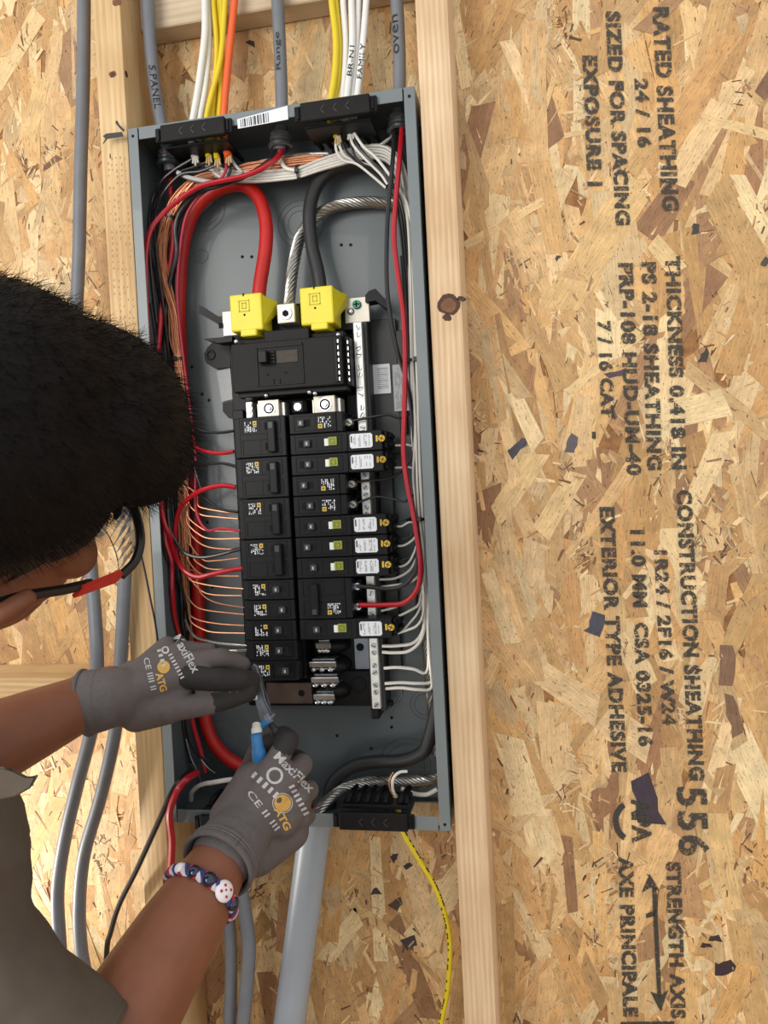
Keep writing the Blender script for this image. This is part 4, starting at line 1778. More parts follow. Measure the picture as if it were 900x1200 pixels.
# ---- service conductors
wire('service_cable', [(303, 352, -52), (305, 330, -50), (311, 290, -44), (311, 258, -38), (302, 230, -32), (285, 217, -28), (262, 219, -26), (240, 232, -24), (224, 254, -22), (214, 290, -18), (210, 350, -16),
                       (212, 430, -16), (220, 520, -16), (228, 600, -16), (231, 680, -16), (234, 760, -16), (238, 830, -18), (248, 866, -20), (266, 888, -24), (292, 903, -30), (322, 922, -36), inpipe(-.020, .008, .046), inpipe(-.0092, .0036, .016), inpipe(-.0090, .0036, -.02)],
     8.8, RED_BIG, 'thick red service cable looping from the left yellow lug cover', 'thick service cables', 'cable', 18)
wire('service_cable', [(376, 345, -52), (373, 320, -50), (365, 285, -44), (363, 250, -38), (369, 222, -34), (384, 202, -30), (408, 193, -26), (438, 194, -22), (462, 203, -18), (168, -16, -150, 'mm'), (169.5, -15, -210, 'mm'), (169.5, -15, -330, 'mm'), (169.5, -15, -450, 'mm'), (169.5, -16, -580, 'mm'), (169.5, -24, -650, 'mm'), (169.3, -36, -705, 'mm'), (167, -44, -732, 'mm'), (501, 872, -47), (488, 886, -47), (468, 892, -46), (440, 893, -44), (412, 899, -42), (390, 918, -40), inpipe(.014, .008, .042), inpipe(.0094, .0040, .016), inpipe(.0092, .0040, -.02)],
     8.6, BLK_BIG, 'thick black service cable looping from the right yellow lug cover', 'thick service cables', 'cable', 18)
rope('bare_neutral_cable', [(338, 362, -50), (340, 345, -48), (344, 310, -40), (354, 272, -32), (374, 250, -26), (400, 240, -20), (430, 237, -17), (450, 238, -15), (466, 239, -14)], 7.6,
     'bare stranded aluminium cable rising from the neutral lug', 9, .060)
rope('bare_neutral_cable', [(494, 690, -14), (497, 730, -14), (501, 770, -14), (504, 810, -13), (507, 845, -12.5), (511, 885, -12.5)], 6.0,
     'bare stranded cable along the right wall below the white wires', 8, .05)
rope('bare_neutral_cable', [(518, 908, -30), (500, 913, -32), (475, 915, -34), (445, 915, -36), (418, 919, -40), (395, 929, -48), inpipe(.004, -.012, .044), inpipe(0, -.0098, .016), inpipe(0, -.0098, -.02)], 7.2,
     'bare stranded cable lying along the panel bottom into the conduit', 9, .055)

# ---- medium feeders at the left
gl = 'red feeder wires on the left'
wire('red_wire', [(331, 175, -51), (326, 184, -60), (308, 197, -68), (286, 206, -70), (258, 212, -70), (233, 219, -68), (206, 237, -66), (187, 255, -70), (176, 272, -78), (171, 300, -82), (171, 350, -82), (175, 430, -80),
                  (181, 520, -74), (188, 600, -66), (193, 625, -64), (203, 650, -60), (215, 668, -66), (231, 676, -68), (247, 673, -68), (265, 669, -66), (284, 666, -62)], 3.3, RED,
     'glossy red wire sweeping from the middle grey cable down the left wall', gl)
wire('black_wire', [(324, 175, -49), (317, 186, -55), (300, 199, -61), (280, 210, -62), (255, 218, -60), (232, 226, -58), (212, 246, -54), (205, 268, -50), (207, 296, -48), (200, 322, -46), (194, 345, -44), (191, 375, -44), (192, 430, -44),
                    (194, 540, -46), (195, 600, -52), (199, 628, -60), (208, 642, -66), (220, 650, -68), (236, 653, -68), (256, 650, -66), (282, 643, -62)], 2.6, BLK_W,
     'black wire sweeping from the middle grey cable down the left wall', 'black wires on the left')
wire('red_wire', [(200, 200, -40), (200, 225, -44), (202, 255, -46), (203, 280, -46), (200, 305, -44), (193, 335, -40), (187, 365, -36), (184, 400, -34), (184, 480, -32), (190, 600, -34), (199, 660, -40), (201, 690, -42), (204, 720, -44), (210, 745, -44),
                  (220, 800, -40), (226, 845, -38), (233, 872, -38), (241, 905, -40)], 3.2, RED, 'red wire from the upper left connector crossing behind the copper bundle', gl)
wire('red_wire', [(264, 184, -62), (265, 198, -64), (258, 210, -64), (243, 219, -58), (228, 235, -54), (217, 256, -50), (211, 290, -46), (208, 330, -42), (209, 365, -42), (214, 410, -42), (221, 465, -42), (227, 510, -42), (229, 540, -44), (229, 580, -46),
                  (230, 597, -48), (235, 612, -52), (243, 621, -56), (250, 621, -58), (258, 619, -60), (282, 622, -62)], 1.9, RED_PINK, 'thin red wire from the orange cable curving down the left side', gl)
wire('red_wire', [(276, 571, -62), (262, 569, -64), (247, 571, -64), (231, 577, -62), (219, 586, -60), (210, 598, -56), (206, 615, -54), (205, 635, -52), (207, 655, -50)], 3.2, RED, 'red wire arching from the second double breaker on the left', gl)
wire('red_wire', [(274, 529, -62), (260, 531, -62), (246, 530, -60), (232, 526, -54), (220, 515, -46), (216, 480, -36), (213, 440, -30)], 2.6, RED, 'red wire entering the first double breaker on the left', gl)
gb = 'black wires on the left'
wire('black_wire', [(274, 505, -62), (256, 507, -62), (238, 505, -58), (222, 498, -52), (210, 480, -44), (202, 440, -40), (195, 390, -46), (189, 340, -54), (183, 290, -54), (182, 258, -52), (190, 230, -56), (212, 206, -60), (235, 201, -62), (252, 194, -64)], 1.9, BLK_W,
     'thin black wire entering the top of the first left double breaker', gb)
wire('black_wire', [(278, 547, -62), (262, 543, -62), (248, 543, -60), (234, 545, -54), (222, 540, -46), (206, 500, -40), (190, 430, -38), (180, 350, -40), (175, 290, -46), (176, 250, -50), (183, 222, -54), (200, 205, -58), (226, 196, -62), (246, 189, -64)], 1.9, BLK_W,
     'thin black wire entering the second left double breaker', gb)
wire('black_wire', [(279, 600, -62), (265, 598, -62), (252, 593, -60), (243, 586, -58), (238, 578, -54), (232, 560, -48), (224, 530, -44), (210, 470, -40), (196, 400, -38), (184, 330, -42), (176, 285, -46), (178, 246, -50), (188, 215, -56), (205, 200, -60), (229, 184, -64)], 1.9, BLK_W,
     'thin black wire curving into the third left double breaker', gb)
for i, pts in enumerate(([(268, 186, -60), (270, 200, -62), (262, 212, -60), (240, 224, -52), (215, 250, -44), (208, 290, -40), (206, 350, -34), (212, 420, -34), (222, 490, -34), (228, 560, -30), (222, 640, -34), (216, 700, -38), (214, 750, -40), (213, 800, -40)],
                         [(177, 355, -44), (180, 380, -42), (184, 420, -40), (188, 500, -38), (196, 600, -40), (205, 650, -44), (212, 690, -46), (216, 730, -46), (222, 780, -44)],
                         [(188, 395, -30), (190, 440, -30), (196, 540, -30), (205, 620, -32), (211, 680, -36), (213, 720, -38), (212, 760, -38), (213, 830, -38), (217, 865, -38), (224, 895, -38)],
                         [(186, 610, -40), (189, 630, -44), (196, 655, -48), (205, 672, -50), (212, 690, -48), (218, 720, -46), (219, 760, -44), (216, 820, -40), (218, 850, -40), (226, 875, -40), (240, 892, -40), (250, 905, -40)])):
    wire('black_wire', pts, (1.8, 1.8, 1.7, 2.0)[i], BLK_W, 'thin black wire in the bundle along the left wall of the panel', gb)

ORD = ['first', 'second', 'third', 'fourth', 'fifth', 'sixth', 'seventh', 'eighth', 'ninth', 'tenth', 'eleventh', 'twelfth', 'thirteenth', 'fourteenth']
# ---- bare copper bundle (grounding wires), each one its own
rr = random.Random(21)
gc = 'bare copper ground wires'
ends = [[(231, 592), (240, 596), (263, 600), (275, 601)], [(222, 592), (235, 603), (255, 606), (279, 608)], [(221, 607), (237, 620), (247, 622), (275, 623)], [(220, 613), (232, 625), (247, 631), (281, 631)],
        [(223, 625), (235, 637), (250, 642), (276, 644)], [(224, 640), (238, 656), (252, 657), (279, 654)], [(227, 655), (235, 662), (247, 667), (276, 667)], [(219, 653), (226, 665), (240, 674), (280, 675)],
        [(222, 678), (237, 684), (263, 688), (286, 690)], [(222, 677), (232, 690), (247, 697), (283, 698)], [(231, 684), (238, 698), (255, 707), (286, 712)], [(217, 693), (225, 707), (240, 715), (286, 720)],
        [(222, 720), (235, 727), (258, 731), (286, 733)], [(223, 728), (237, 737), (252, 741), (287, 742)]]
for i, e in enumerate(ends):
    j = [rr.uniform(-1, 1) for _ in range(12)]
    u = (i % 5 - 2) * 2.3
    pts = [(392 - i * 1.5, 184 + (i % 4) * 2.2, -40 + j[0] * 3), (345, 186 + (i % 4) * 2.4, -42 + j[1] * 3), (300, 192 + (i % 4) * 2.2, -46), (262, 203 + j[2], -46), (232 + u * .6, 210 + j[2] * 2, -48), (208 + u, 232 + j[3] * 3, -48),
           (195 + u, 262, -48 + j[4] * 4), (190 + u * .9, 295, -46 + j[5] * 4), (194 + u * .8, 330, -44 + j[6] * 4), (203 + u * .9, 365, -42 + j[7] * 4), (206 + u * .9, 395, -40 + j[8] * 3), (208 + u * .6, 420, -40 + j[9] * 3),
           (212 + u * .9, 470, -40), (215 + u, 530, -40)]
    pts = [(x + (rr.uniform(-1.5, 1.5) if 5 <= q <= 13 else 0), y, d_) for q, (x, y, d_) in enumerate(pts)]
    s0 = e[0]
    pts += [(min(216 + u, s0[0] - 2), max(560, s0[1] - 34), -42), (s0[0] - 1.5, s0[1] - 13, -44)] + [(x, y, -46) for x, y in e]
    wire('copper_wire', pts, 0.95, COPPER, 'bare copper wire, ' + ORD[i] + ' from the top of those fanning out to the ground bar', gc, n=6, sub=5, free=True)
for i in range(5):
    u = (i - 2) * 2.0
    wire('copper_wire', [(214 + u, 545, -36), (215 + u, 600, -36), (216 + u, 660, -36), (219 + u, 720, -36), (224 + u, 770, -36), (228 + u, 830, -36)], .95, COPPER, 'bare copper wire hanging straight down the left wall', gc, n=6)
rope('bare_ground_cable', [(217, 726, -46), (222, 738, -48), (230, 747, -50), (246, 752, -52), (264, 755, -52), (290, 757, -48)], 2.0, 'upper short bare aluminium strand above the left glove', 6, .02)
rope('bare_ground_cable', [(212, 745, -50), (225, 758, -54), (245, 763, -56), (265, 763, -56), (292, 762, -52)], 2.1, 'lower short bare aluminium strand touching the left glove', 6, .02)
rope('bare_ground_cable', [(290, 193, -38), (320, 186, -34), (350, 181, -40), (392, 180, -46), (420, 178, -46), (438, 174, -44), (454, 164, -46), (464, 152, -49), (466, 141, -49)], 2.3, 'thin twisted bare strand crossing the panel top', 6, .022)

# ---- white neutrals crossing the top and running down the right wall
gw = 'white neutral wires'
for i in range(10):
    j = [rr.uniform(-1, 1) for _ in range(12)]
    v = (i % 5 - 2)
    dp = -40 - (i // 5) * 7
    pts = [(240 + i * 3, 200 + j[0] * 3 + v, dp - 8), (268 + j[1] * 3, 205 + v * 1.6, dp - 6), (300, 207 + v * 2.2, dp - 4), (335, 204 + v * 2.2, dp - 2), (350, 202 + v * 2.0, dp - 2), (375, 193 + v * 2.6, dp), (402, 185 + v * 3, dp), (430, 178 + v * 3.2, dp),
           (452, 180 + v * 3.5, dp), (467 - 3 * (i // 5), 194 + v * 3.5, dp), (474 - 3 * (i // 5), 220 + v * 4, dp - 2 + v)] + [(x_ - 4.2 * (i // 5), y_, -50 + v * 4.4) for x_, y_ in ((482, 260), (485, 330), (488, 420), (491, 520), (494, 600))]
    fin = [[(496, 670, dp - 14), (499, 715, dp - 14), (496, 740, dp - 12), (485, 754, -52), (465, 757, -50), (448, 757, -48)],
           [(497, 680, dp - 14), (499, 725, dp - 14), (494, 750, dp - 12), (480, 763, -52), (462, 765, -50), (448, 764, -48)],
           [(498, 690, dp - 14), (503, 760, dp - 12), (500, 788, -46), (485, 784, -50), (465, 782, -50), (450, 783, -48)],
           [(498, 690, dp - 14), (505, 770, dp - 12), (506, 798, -44), (490, 801, -48), (470, 800, -48), (451, 801, -48)],
           [(498, 690, dp - 14), (505, 780, dp - 12), (506, 806, -42), (490, 808, -46), (470, 806, -46), (452, 807, -46)],
           [(495, 650, dp - 14), (492, 672, -54), (480, 682, -52), (460, 686, -50), (446, 688, -48)],
           [(495, 640, dp - 14), (487, 660, -48), (478, 671, -50), (462, 678, -50), (445, 679, -48)],
           [(496, 660, dp - 14), (493, 690, -52), (480, 703, -50), (462, 712, -48), (447, 716, -46)],
           [(496, 670, dp - 14), (494, 705, -52), (480, 716, -50), (462, 724, -48), (447, 727, -46)],
           [(496, 680, dp - 14), (497, 715, -56), (490, 732, -58), (478, 738, -58), (466, 742, -56)]][i]
    wire('white_wire', pts + fin, 2.0 if i < 5 else 1.6, WHT_W, ['white neutral wire entering the neutral bar just below the lowest long breaker', 'second white neutral wire below the lowest long breaker on the neutral bar', 'white neutral wire arching into the middle of the exposed neutral bar end', 'upper of the two lowest white neutral wires on the neutral bar', 'lowest white neutral wire on the neutral bar', 'white neutral wire beside the black feeder of the tied double breaker', 'white neutral wire just above the black feeder of the tied double breaker', 'white neutral wire just below the red feeder on the neutral bar', 'second white neutral wire below the red feeder on the neutral bar', 'white neutral wire ending at the lowest long breaker'][i], gw, n=8, sub=5, free=True)
wire('grey_wire', [(208, 202, -60), (218, 207, -60), (232, 211, -60), (248, 214, -58), (262, 213, -54), (280, 210, -50)], 3.0, GREY_W, 'short pale grey wire under the left clamp', None)
wire('white_wire', [(270, 184, -58), (276, 194, -58), (284, 202, -56)], 2.0, GREY_W, 'short pale wire leaving the orange cable end', None)
wire('white_wire', [(328, 176, -46), (329, 188, -50), (335, 197, -54), (346, 200, -54)], 2.6, WHT_W, 'white wire leaving the middle grey cable', None)
gwb = 'wires fanning from the middle clamp'
for i, (m, pts, r) in enumerate(((WHT_W, [(396, 160, -66), (399, 174, -64), (406, 184, -60), (425, 191, -56), (450, 202, -54), (470, 225, -54), (480, 250, -56), (484, 320, -58), (486, 420, -58)], 1.8),
                                 (BLK_W, [(399, 160, -64), (405, 176, -62), (420, 190, -58), (440, 204, -54), (455, 222, -52), (466, 250, -50), (474, 320, -48), (480, 420, -48), (488, 470, -48)], 1.7),
                                 (WHT_W, [(394, 161, -66), (394, 176, -64), (402, 188, -62), (418, 192, -60), (436, 206, -56), (452, 220, -54)], 1.6),
                                 (BLK_W, [(413, 156, -66), (420, 172, -66), (436, 190, -64), (452, 206, -60), (468, 232, -56), (478, 280, -54), (482, 360, -50), (484, 440, -50), (486, 520, -50), (474, 548, -52), (456, 560, -54), (430, 563, -56), (408, 566, -60)], 1.7),
                                 (WHT_W, [(415, 156, -68), (426, 172, -68), (440, 184, -66), (456, 204, -64), (472, 228, -60), (482, 262, -58), (486, 340, -58), (489, 460, -58)], 1.8),
                                 (WHT_W, [(410, 157, -66), (414, 170, -66), (428, 186, -64), (446, 204, -60), (454, 216, -58)], 1.7),
                                 (BLK_W, [(408, 157, -64), (412, 172, -62), (416, 184, -60), (424, 193, -58), (440, 200, -56), (456, 214, -54), (470, 250, -50), (478, 340, -46), (484, 440, -46), (488, 560, -46), (478, 586, -52), (462, 585, -54), (440, 582, -56), (410, 593, -60)], 1.7),
                                 (BLK_W, [(470, 300, -44), (474, 360, -44), (480, 430, -44), (484, 470, -44), (480, 486, -50), (468, 490, -54), (456, 486, -56), (440, 488, -58), (408, 494, -60)], 1.7))):
    wire('white_wire' if m is WHT_W else 'black_wire', pts, r, m, 'thin white wire fanning from the middle clamp to the right wall' if m is WHT_W else 'thin black wire fanning from the middle clamp to the right wall', gwb)
# two feeders at the right
wire('black_wire', [(463, 139, -50), (462, 160, -60), (459, 200, -66), (455, 240, -66), (453, 280, -64), (453, 330, -60), (457, 370, -56), (465, 410, -54), (476, 445, -52), (484, 490, -52), (488, 560, -54), (492, 630, -60), (491, 655, -62), (484, 675, -64), (472, 686, -64),
                    (455, 690, -62), (436, 688, -62), (418, 687, -64)], 2.8, BLK_W, 'black feeder wire from the upper right connector to the tied double breaker', 'feeders to the right double breaker')
wire('red_wire', [(470, 139, -50), (471, 152, -60), (468, 190, -70), (464, 235, -72), (462, 280, -72), (467, 325, -70), (473, 370, -70), (475, 420, -70), (474, 480, -70), (473, 530, -70), (477, 565, -70), (484, 600, -70), (489, 630, -70), (493, 660, -68), (492, 682, -66),
                  (485, 697, -66), (472, 707, -66), (452, 709, -64), (420, 709, -64)], 3.3, RED, 'long glossy red wire down the right wall to the tied double breaker', 'feeders to the right double breaker')
# pigtails of the long breakers
for i, (y, xe) in enumerate(((521, 485), (547, 486), (615, 488), (638, 489), (662, 489), (738, 492))):
    k = (0, 0, 6, 4, -14, -22)[i]
    wire('white_wire', [(463, y + 1, -50), (470, y + 1 + (i > 1), -50), (480, y + (0, 0, -3, -2, -4, -8)[i], -50), (xe, y + (0, 0, -5, -12, -24, -26)[i], -48), (xe + 3, y - 40 + k, -44)], 1.4, WHT_W, 'white pigtail of the ' + NUM[i] + ' long breaker below the main breaker', 'white pigtails of the long breakers')
    if i > 1:
        wire('black_wire', [(463, y - 4, -46), (472, y - 6, -46), (482, y - 10, -44), (488, y - 30, -42), (488, y - 60, -40)], 1.4, BLK_W, 'thin black lead of the ' + NUM[i] + ' long breaker below the main breaker', 'black leads of the long breakers')
# lower end
wire('white_wire', [(224, 938, -56), (225, 928, -62), (235, 920, -70), (250, 917, -76), (268, 914, -74), (290, 912, -60)], 3.0, WHT_W, 'short cream wire arching beside the right glove', None)
wire('white_wire', [(512, 925, -40), (500, 931, -44), (485, 930, -44), (470, 924, -44)], 2.8, WHT_W, 'short cream wire in the lower right corner', None)
wire('white_wire', [(464, 934, -70), (460, 924, -76), (461, 912, -78), (468, 905, -76), (477, 904, -72)], 1.9, WHT_W, 'white wire curling out of the yellow cable at the bottom', None)
wire('copper_wire', [(462, 934, -70), (457, 925, -74), (456, 914, -76), (461, 905, -72)], 0.9, COPPER, 'bare copper wire curling out of the yellow cable at the bottom', None)
yc = wire('yellow_cable', [(463, 932, -68), (466, 945, -66), (470, 968, -62), (478, 985, -62), (494, 1012, -60), (510, 1040, -58), (522, 1075, -58), (527, 1110, -58), (524, 1160, -58), (517, 1195, -58), (510, 1240, -58)], 3.4, ROMEX_Y, 'yellow cable hanging from the bottom clamp with black marks', None, 'cable', 12)
wire('black_wire', [(224, 902, -62), (212, 914, -92), (203, 928, -104), (194, 946, -106), (182, 972, -106), (160, 1020, -104), (140, 1060, -100), (130, 1092, -98), (125, 1120, -96), (124, 1230, -94)], 3.6, BLK_W, 'loose black wire hanging out of the panel over the left stud', None)
wire('red_wire', [(231, 906, -72), (220, 912, -94), (208, 926, -105), (199, 952, -108), (202, 985, -104), (200, 1020, -100), (194, 1050, -98), (186, 1120, -96), (180, 1230, -94)], 4.4, RED, 'loose red wire hanging out of the panel beside the right wrist', None)
wire('black_wire', [(163, 640, -125), (170, 670, -122), (176, 700, -118), (182, 730, -114), (186, 760, -112), (188, 790, -110)], 1.3, BLK_W, 'thin black cord hanging in front of the left stud', None)
wire('bare_ground_wire', [(218, 866, -44), (224, 888, -44), (232, 905, -44), (238, 925, -40)], 1.0, BARE_ALU, 'thin bare wire in the lower left corner', 'thin bare wires in the lower left corner')
wire('bare_ground_wire', [(236, 890, -48), (243, 899, -48), (252, 906, -46)], .9, BARE_ALU, 'thin bare wire in the lower left corner', 'thin bare wires in the lower left corner')


lay_wires()
cable_print(c1.o, c1.pp, .0082, .128, 'S.PANEL', .055, .0085)
cable_print(c2.o, c2.pp, .0080, .085, 'Range', .046, .0078, flip=True, off=.3)
cable_print(c3.o, c3.pp, .0080, .062, 'oven', .046, .0070, flip=True, off=.45)
cable_print(wc[1].o, wc[1].pp, .0041, .098, 'BR-N1', .036, .0052, flip=True)
cable_print(wc[3].o, wc[3].pp, .0041, .094, 'FAMILY', .042, .0056, flip=True)
yp = yc.pp
g = G()
rr2 = random.Random(9)
for i in range(11, len(yp) - 10):
    if rr2.random() < .55:
        p, q = yp[i], yp[i + 1]
        t = (q - p).normalized()
        to = (CAM - p).normalized()
        to = (to - t * to.dot(t)).normalized()
        sd = t.cross(to).normalized()
        off = (to * .75 - sd * .66 * (1 if p.z > Z0 - .985 else -.8)).normalized() * .0035
        g.tube([p + off, p.lerp(q, rr2.uniform(.4, 1.0)) + off], .0009, 5)
g.build('printed_mark', INK_SOLID, yc.o)


# ---- black cable ties
def tie(px, py, y, mats, R, label):
    """a strap drawn snug round the wires of the given kinds that run past this point"""
    c = P(px, py, y / 1000)
    near = []
    for s in SPECS:
        if s.m in mats:
            k = min(range(len(s.pp)), key=lambda q: (s.pp[q] - c).length_squared)
            if (s.pp[k] - c).length < R and 0 < k < len(s.pp) - 1:
                near.append((s, k, (s.pp[k + 1] - s.pp[k - 1]).normalized()))
    ax = Vector((0, 0, 0))
    for _, _, t in near:
        ax += t if ax.dot(t) >= 0 else -t
    ax.normalize()
    e1 = (Vector((1, 0, 0)) if abs(ax.x) < .8 else Vector((0, 0, 1)))
    e1 = (e1 - ax * e1.dot(ax)).normalized()
    e2 = ax.cross(e1)
    pts = []
    for s, k, t in near:
        p = s.pp[k] - t * ((s.pp[k] - c).dot(ax) / t.dot(ax))
        for q in range(12):
            v = p - c + (e1 * math.cos(q * .5236) + e2 * math.sin(q * .5236)) * (s.r + .0011)
            pts.append((v.dot(e1), v.dot(e2)))
    pts = sorted(set(pts))

    def half(ps):
        h = []
        for p in ps:
            while len(h) > 1 and (h[-1][0] - h[-2][0]) * (p[1] - h[-2][1]) - (h[-1][1] - h[-2][1]) * (p[0] - h[-2][0]) <= 0:
                h.pop()
            h.append(p)
        return h[:-1]
    hull = half(pts) + half(pts[::-1])
    ring = [c + e1 * u + e2 * v for u, v in hull]
    g = G()
    n = len(ring)
    bm = g.bm
    rows = [[bm.verts.new(p + ax * w_ + (p - c).normalized() * o_) for p in ring] for w_, o_ in ((-.0018, 0), (-.0018, .0011), (.0018, .0011), (.0018, 0))]
    for q in range(4):
        a_, b_ = rows[q], rows[(q + 1) % 4]
        for k in range(n):
            bm.faces.new((a_[k], a_[(k + 1) % n], b_[(k + 1) % n], b_[k]))
    f = min(ring, key=lambda p: p.y)                     # the locking head sits on the front
    g.box(f + Vector((-.0028, -.0042, -.0028)), f + Vector((.0028, -.0004, .0028)), .0006)
    tag(g.build('cable_tie', BLK_W), label, 'cable tie', 'black cable ties')


tie(350, 203, -44, [WHT_W], .016, 'black cable tie around the white wires at the panel top')
tie(389, 181, -44, [BARE_ALU], .012, 'black cable tie around the twisted strand at the panel top')
tie(207, 421, -41, [COPPER], .016, 'black cable tie around the copper bundle')
tie(196, 252, -48, [COPPER], .016, 'black cable tie around the copper bundle under the red wire')
tie(491, 609, -52, [WHT_W, BLK_W], .018, 'black cable tie around the white wires on the right wall')
tie(486, 423, -52, [WHT_W, BLK_W], .016, 'small black cable tie high on the right wall')
# frayed black strap ends sticking out over the left stud
g = G()
g.prism([P(*q, -.0995) for q in [(121, 160), (125, 157), (143, 155), (145, 160), (126, 163), (121, 169), (124, 163)]], (0, -.0012, 0))
g.prism([P(*q, -.0995) for q in [(136, 142), (138, 142), (140, 146), (146, 152), (145, 155), (141, 151), (136, 145)]], (0, -.0012, 0))
tag(g.build('strap_end', BLK_W), 'frayed black strap end sticking out over the left stud', 'strap')


# ================================================================== the person
SKIN = mat('skin', rgb(128, 79, 55), 0.5, var=0.08, scale=40, bump=0.06, bscale=500)
SHIRT = mat('taupe_cotton', rgb(90, 80, 69), 0.85, var=0.08, scale=60, bump=0.12, bscale=900)
TROUSER = mat('dark_denim', rgb(52, 56, 66), 0.85, var=0.1, scale=80)
SHOE = mat('shoe_leather', rgb(60, 46, 36), 0.6)
HAIR = mat('black_hair', rgb(17, 13, 11), 0.6, var=0.25, scale=300, ior=1.25)
HAIR_SHORT = mat('cropped_hair', rgb(44, 30, 22), 0.7, var=0.3, scale=500, bump=0.3, bscale=1500)
GLOVE = mat('grey_knit_glove', rgb(96, 87, 84), 0.8, var=0.06, scale=120, bump=0.35, bscale=1400)
GLOVE_RIB = mat('grey_knit_rib', rgb(98, 92, 91), 0.85, var=0.08, scale=150, bump=0.3, bscale=1400)
COATING = mat('dark_foam_coating', rgb(42, 39, 38), 0.75, var=0.1, scale=200, bump=0.2, bscale=900)
GLOVE_PRINT = worn_ink('glove_print_grey', rgb(196, 194, 192), 700, .40, .46)
GLOVE_GOLD = worn_ink('glove_print_gold', rgb(214, 168, 84), 700, .38, .44)
FRAME = mat('glasses_black', rgb(26, 24, 24), 0.35)
FRAME_RED = mat('glasses_red', rgb(206, 52, 36), 0.4)


def K(px, py, dist):
    return CAM + (CF + CR * ((px - 450) / FPX) - CU * ((py - 600) / FPX)) * dist


def cv(a, b, c):
    """direction given as (right, up, toward the viewer)"""
    return (CR * a + CU * b - CF * c).normalized()


person = empty('person', (-0.42, -0.74, 0.0))
tag(person, 'person in taupe shirt, grey work gloves and safety glasses wiring the panel', 'person')

HF = cv(.605, .147, -.78)                       # where the face points
HU = cv(.525, .674, .52)
HU = (HU - HF * HU.dot(HF)).normalized()
HL = HU.cross(HF).normalized()                # the person's left
HC = K(-54, 612, .53)                         # between the ears
HM = Matrix((HF, HL, HU)).transposed()


def hp(x, y, z):
    return HC + HF * x + HL * y + HU * z


def hell(c, r, rot=None):
    m3 = HM if rot is None else HM @ rot
    return ('ell', hp(*c), r, m3)


# arms: pixel, depth from the wall
RW = P(264, 1000, -.288)                      # right wrist
RE = P(95, 1280, -.47)                       # right elbow
RS = K(-70, 1120, .60)                        # right shoulder
LW = P(100, 822, -.250)
LE = P(-140, 930, -.42)
NB = K(-130, 965, .60)               # base of the neck
LS = K(-330, 880, .70)
PEL = Vector((-0.46, -0.80, 0.98))
CH = (RS + LS) / 2 + (PEL - (RS + LS) / 2).normalized() * .14
parts = []
# skull, brow, cheeks, jaw, chin, nose, ears, lips, neck
parts += [hell((-.012, 0, .050), (.098, .076, .088)), hell((.045, 0, .030), (.050, .062, .062)), hell((.042, 0, -.030), (.052, .056, .050)),
          hell((.035, 0, -.072), (.052, .046, .034)), hell((.072, 0, -.098), (.022, .024, .018)), hell((.010, 0, -.040), (.060, .066, .040)),
          hell((.098, 0, -.012), (.018, .013, .020)), hell((.088, 0, .012), (.014, .009, .022)), hell((.088, 0, -.058), (.014, .024, .010)),
          hell((.068, .036, -.008), (.022, .024, .018)), hell((.068, -.036, -.008), (.022, .024, .018)),
          hell((.082, 0, .040), (.016, .044, .012))]
parts += chain([hp(-.03, 0, -.02), hp(-.035, 0, -.09), NB], [.055, .056, .066])
for s in (-1, 1):
    parts += chain([hp(-.004, s * .080, -.034), hp(-.020, s * .091, -.014), hp(-.030, s * .099, .012), hp(-.020, s * .099, .031), hp(-.002, s * .094, .034), hp(.008, s * .086, .020)], [.0068, .0060, .0058, .0060, .0056, .005])
    parts += chain([hp(-.008, s * .076, -.024), hp(-.014, s * .081, .012)], [.009, .010])
    parts += chain([hp(-.016, s * .090, -.004), hp(-.016, s * .092, .018)], [.004, .004])
    parts += chain([hp(.006, s * .076, .002), hp(.004, s * .078, -.010)], [.007, .006])
# trunk inside the shirt, arms
parts += chain([NB, CH, PEL], [.07, .11, .12])
parts += chain([RS, RE], [.052, .044]) + chain([RE, RE.lerp(RW, .25), RE.lerp(RW, .6), RW], [.040, .044, .039, .028])
parts += chain([LS, LE], [.052, .044]) + chain([LE, LE.lerp(LW, .3), LE.lerp(LW, .7), LW, LW + (LW - LE).normalized() * .03], [.043, .045, .036, .029, .027])
parts += chain([RS, NB, LS], [.055, .06, .055])
body = remesh_blob(parts, .003, 4)
body.name = 'body'
bo = link_mesh('body', body, SKIN, person)
bvh_body = BVHTree.FromPolygons([v.co + world_loc(person) for v in body.vertices], [tuple(p.vertices) for p in body.polygons])
# eyes, brows and lips
for s in (-1, 1):
    g = G()
    g.sphere(hp(.082, s * .032, .014), .0115, 16, 10)
    e = g.build('eye', mat('eye_white', rgb(226, 220, 212), .3), person, True)
    g = G()
    g.sphere(hp(.0915, s * .0325, .014), (.0035, .0055, .0055), 12, 8, HM)
    g.build('iris', mat('iris_brown', rgb(50, 30, 18), .2), e, True)
    g = G()
    g.tube(catmull([hp(.098, s * .014, .034), hp(.098, s * .03, .040), hp(.086, s * .048, .036)], 5), [.003] * 10 + [.0015], 8)
    g.build('eyebrow', HAIR, person, True)
g = G()
g.tube(catmull([hp(.094, -.022, -.060), hp(.103, 0, -.057), hp(.094, .022, -.060)], 6), .0045, 8)
g.build('lips', mat('lip', rgb(150, 84, 72), .45), person, True)

# ---- hair: cropped sides, full top made of strands
hb = [hell((-.018, 0, .062), (.104, .0820, .092)), hell((.038, 0, .046), (.058, .0685, .064)), hell((-.045, 0, .020), (.078, .079, .070)), hell((.02, 0, .095), (.078, .066, .052)), hell((-.058, 0, -.03), (.045, .062, .045))]
hm = remesh_blob(hb, .004, 4)


def head_local(p):
    d = p - HC
    return d.dot(HF), d.dot(HL), d.dot(HU)


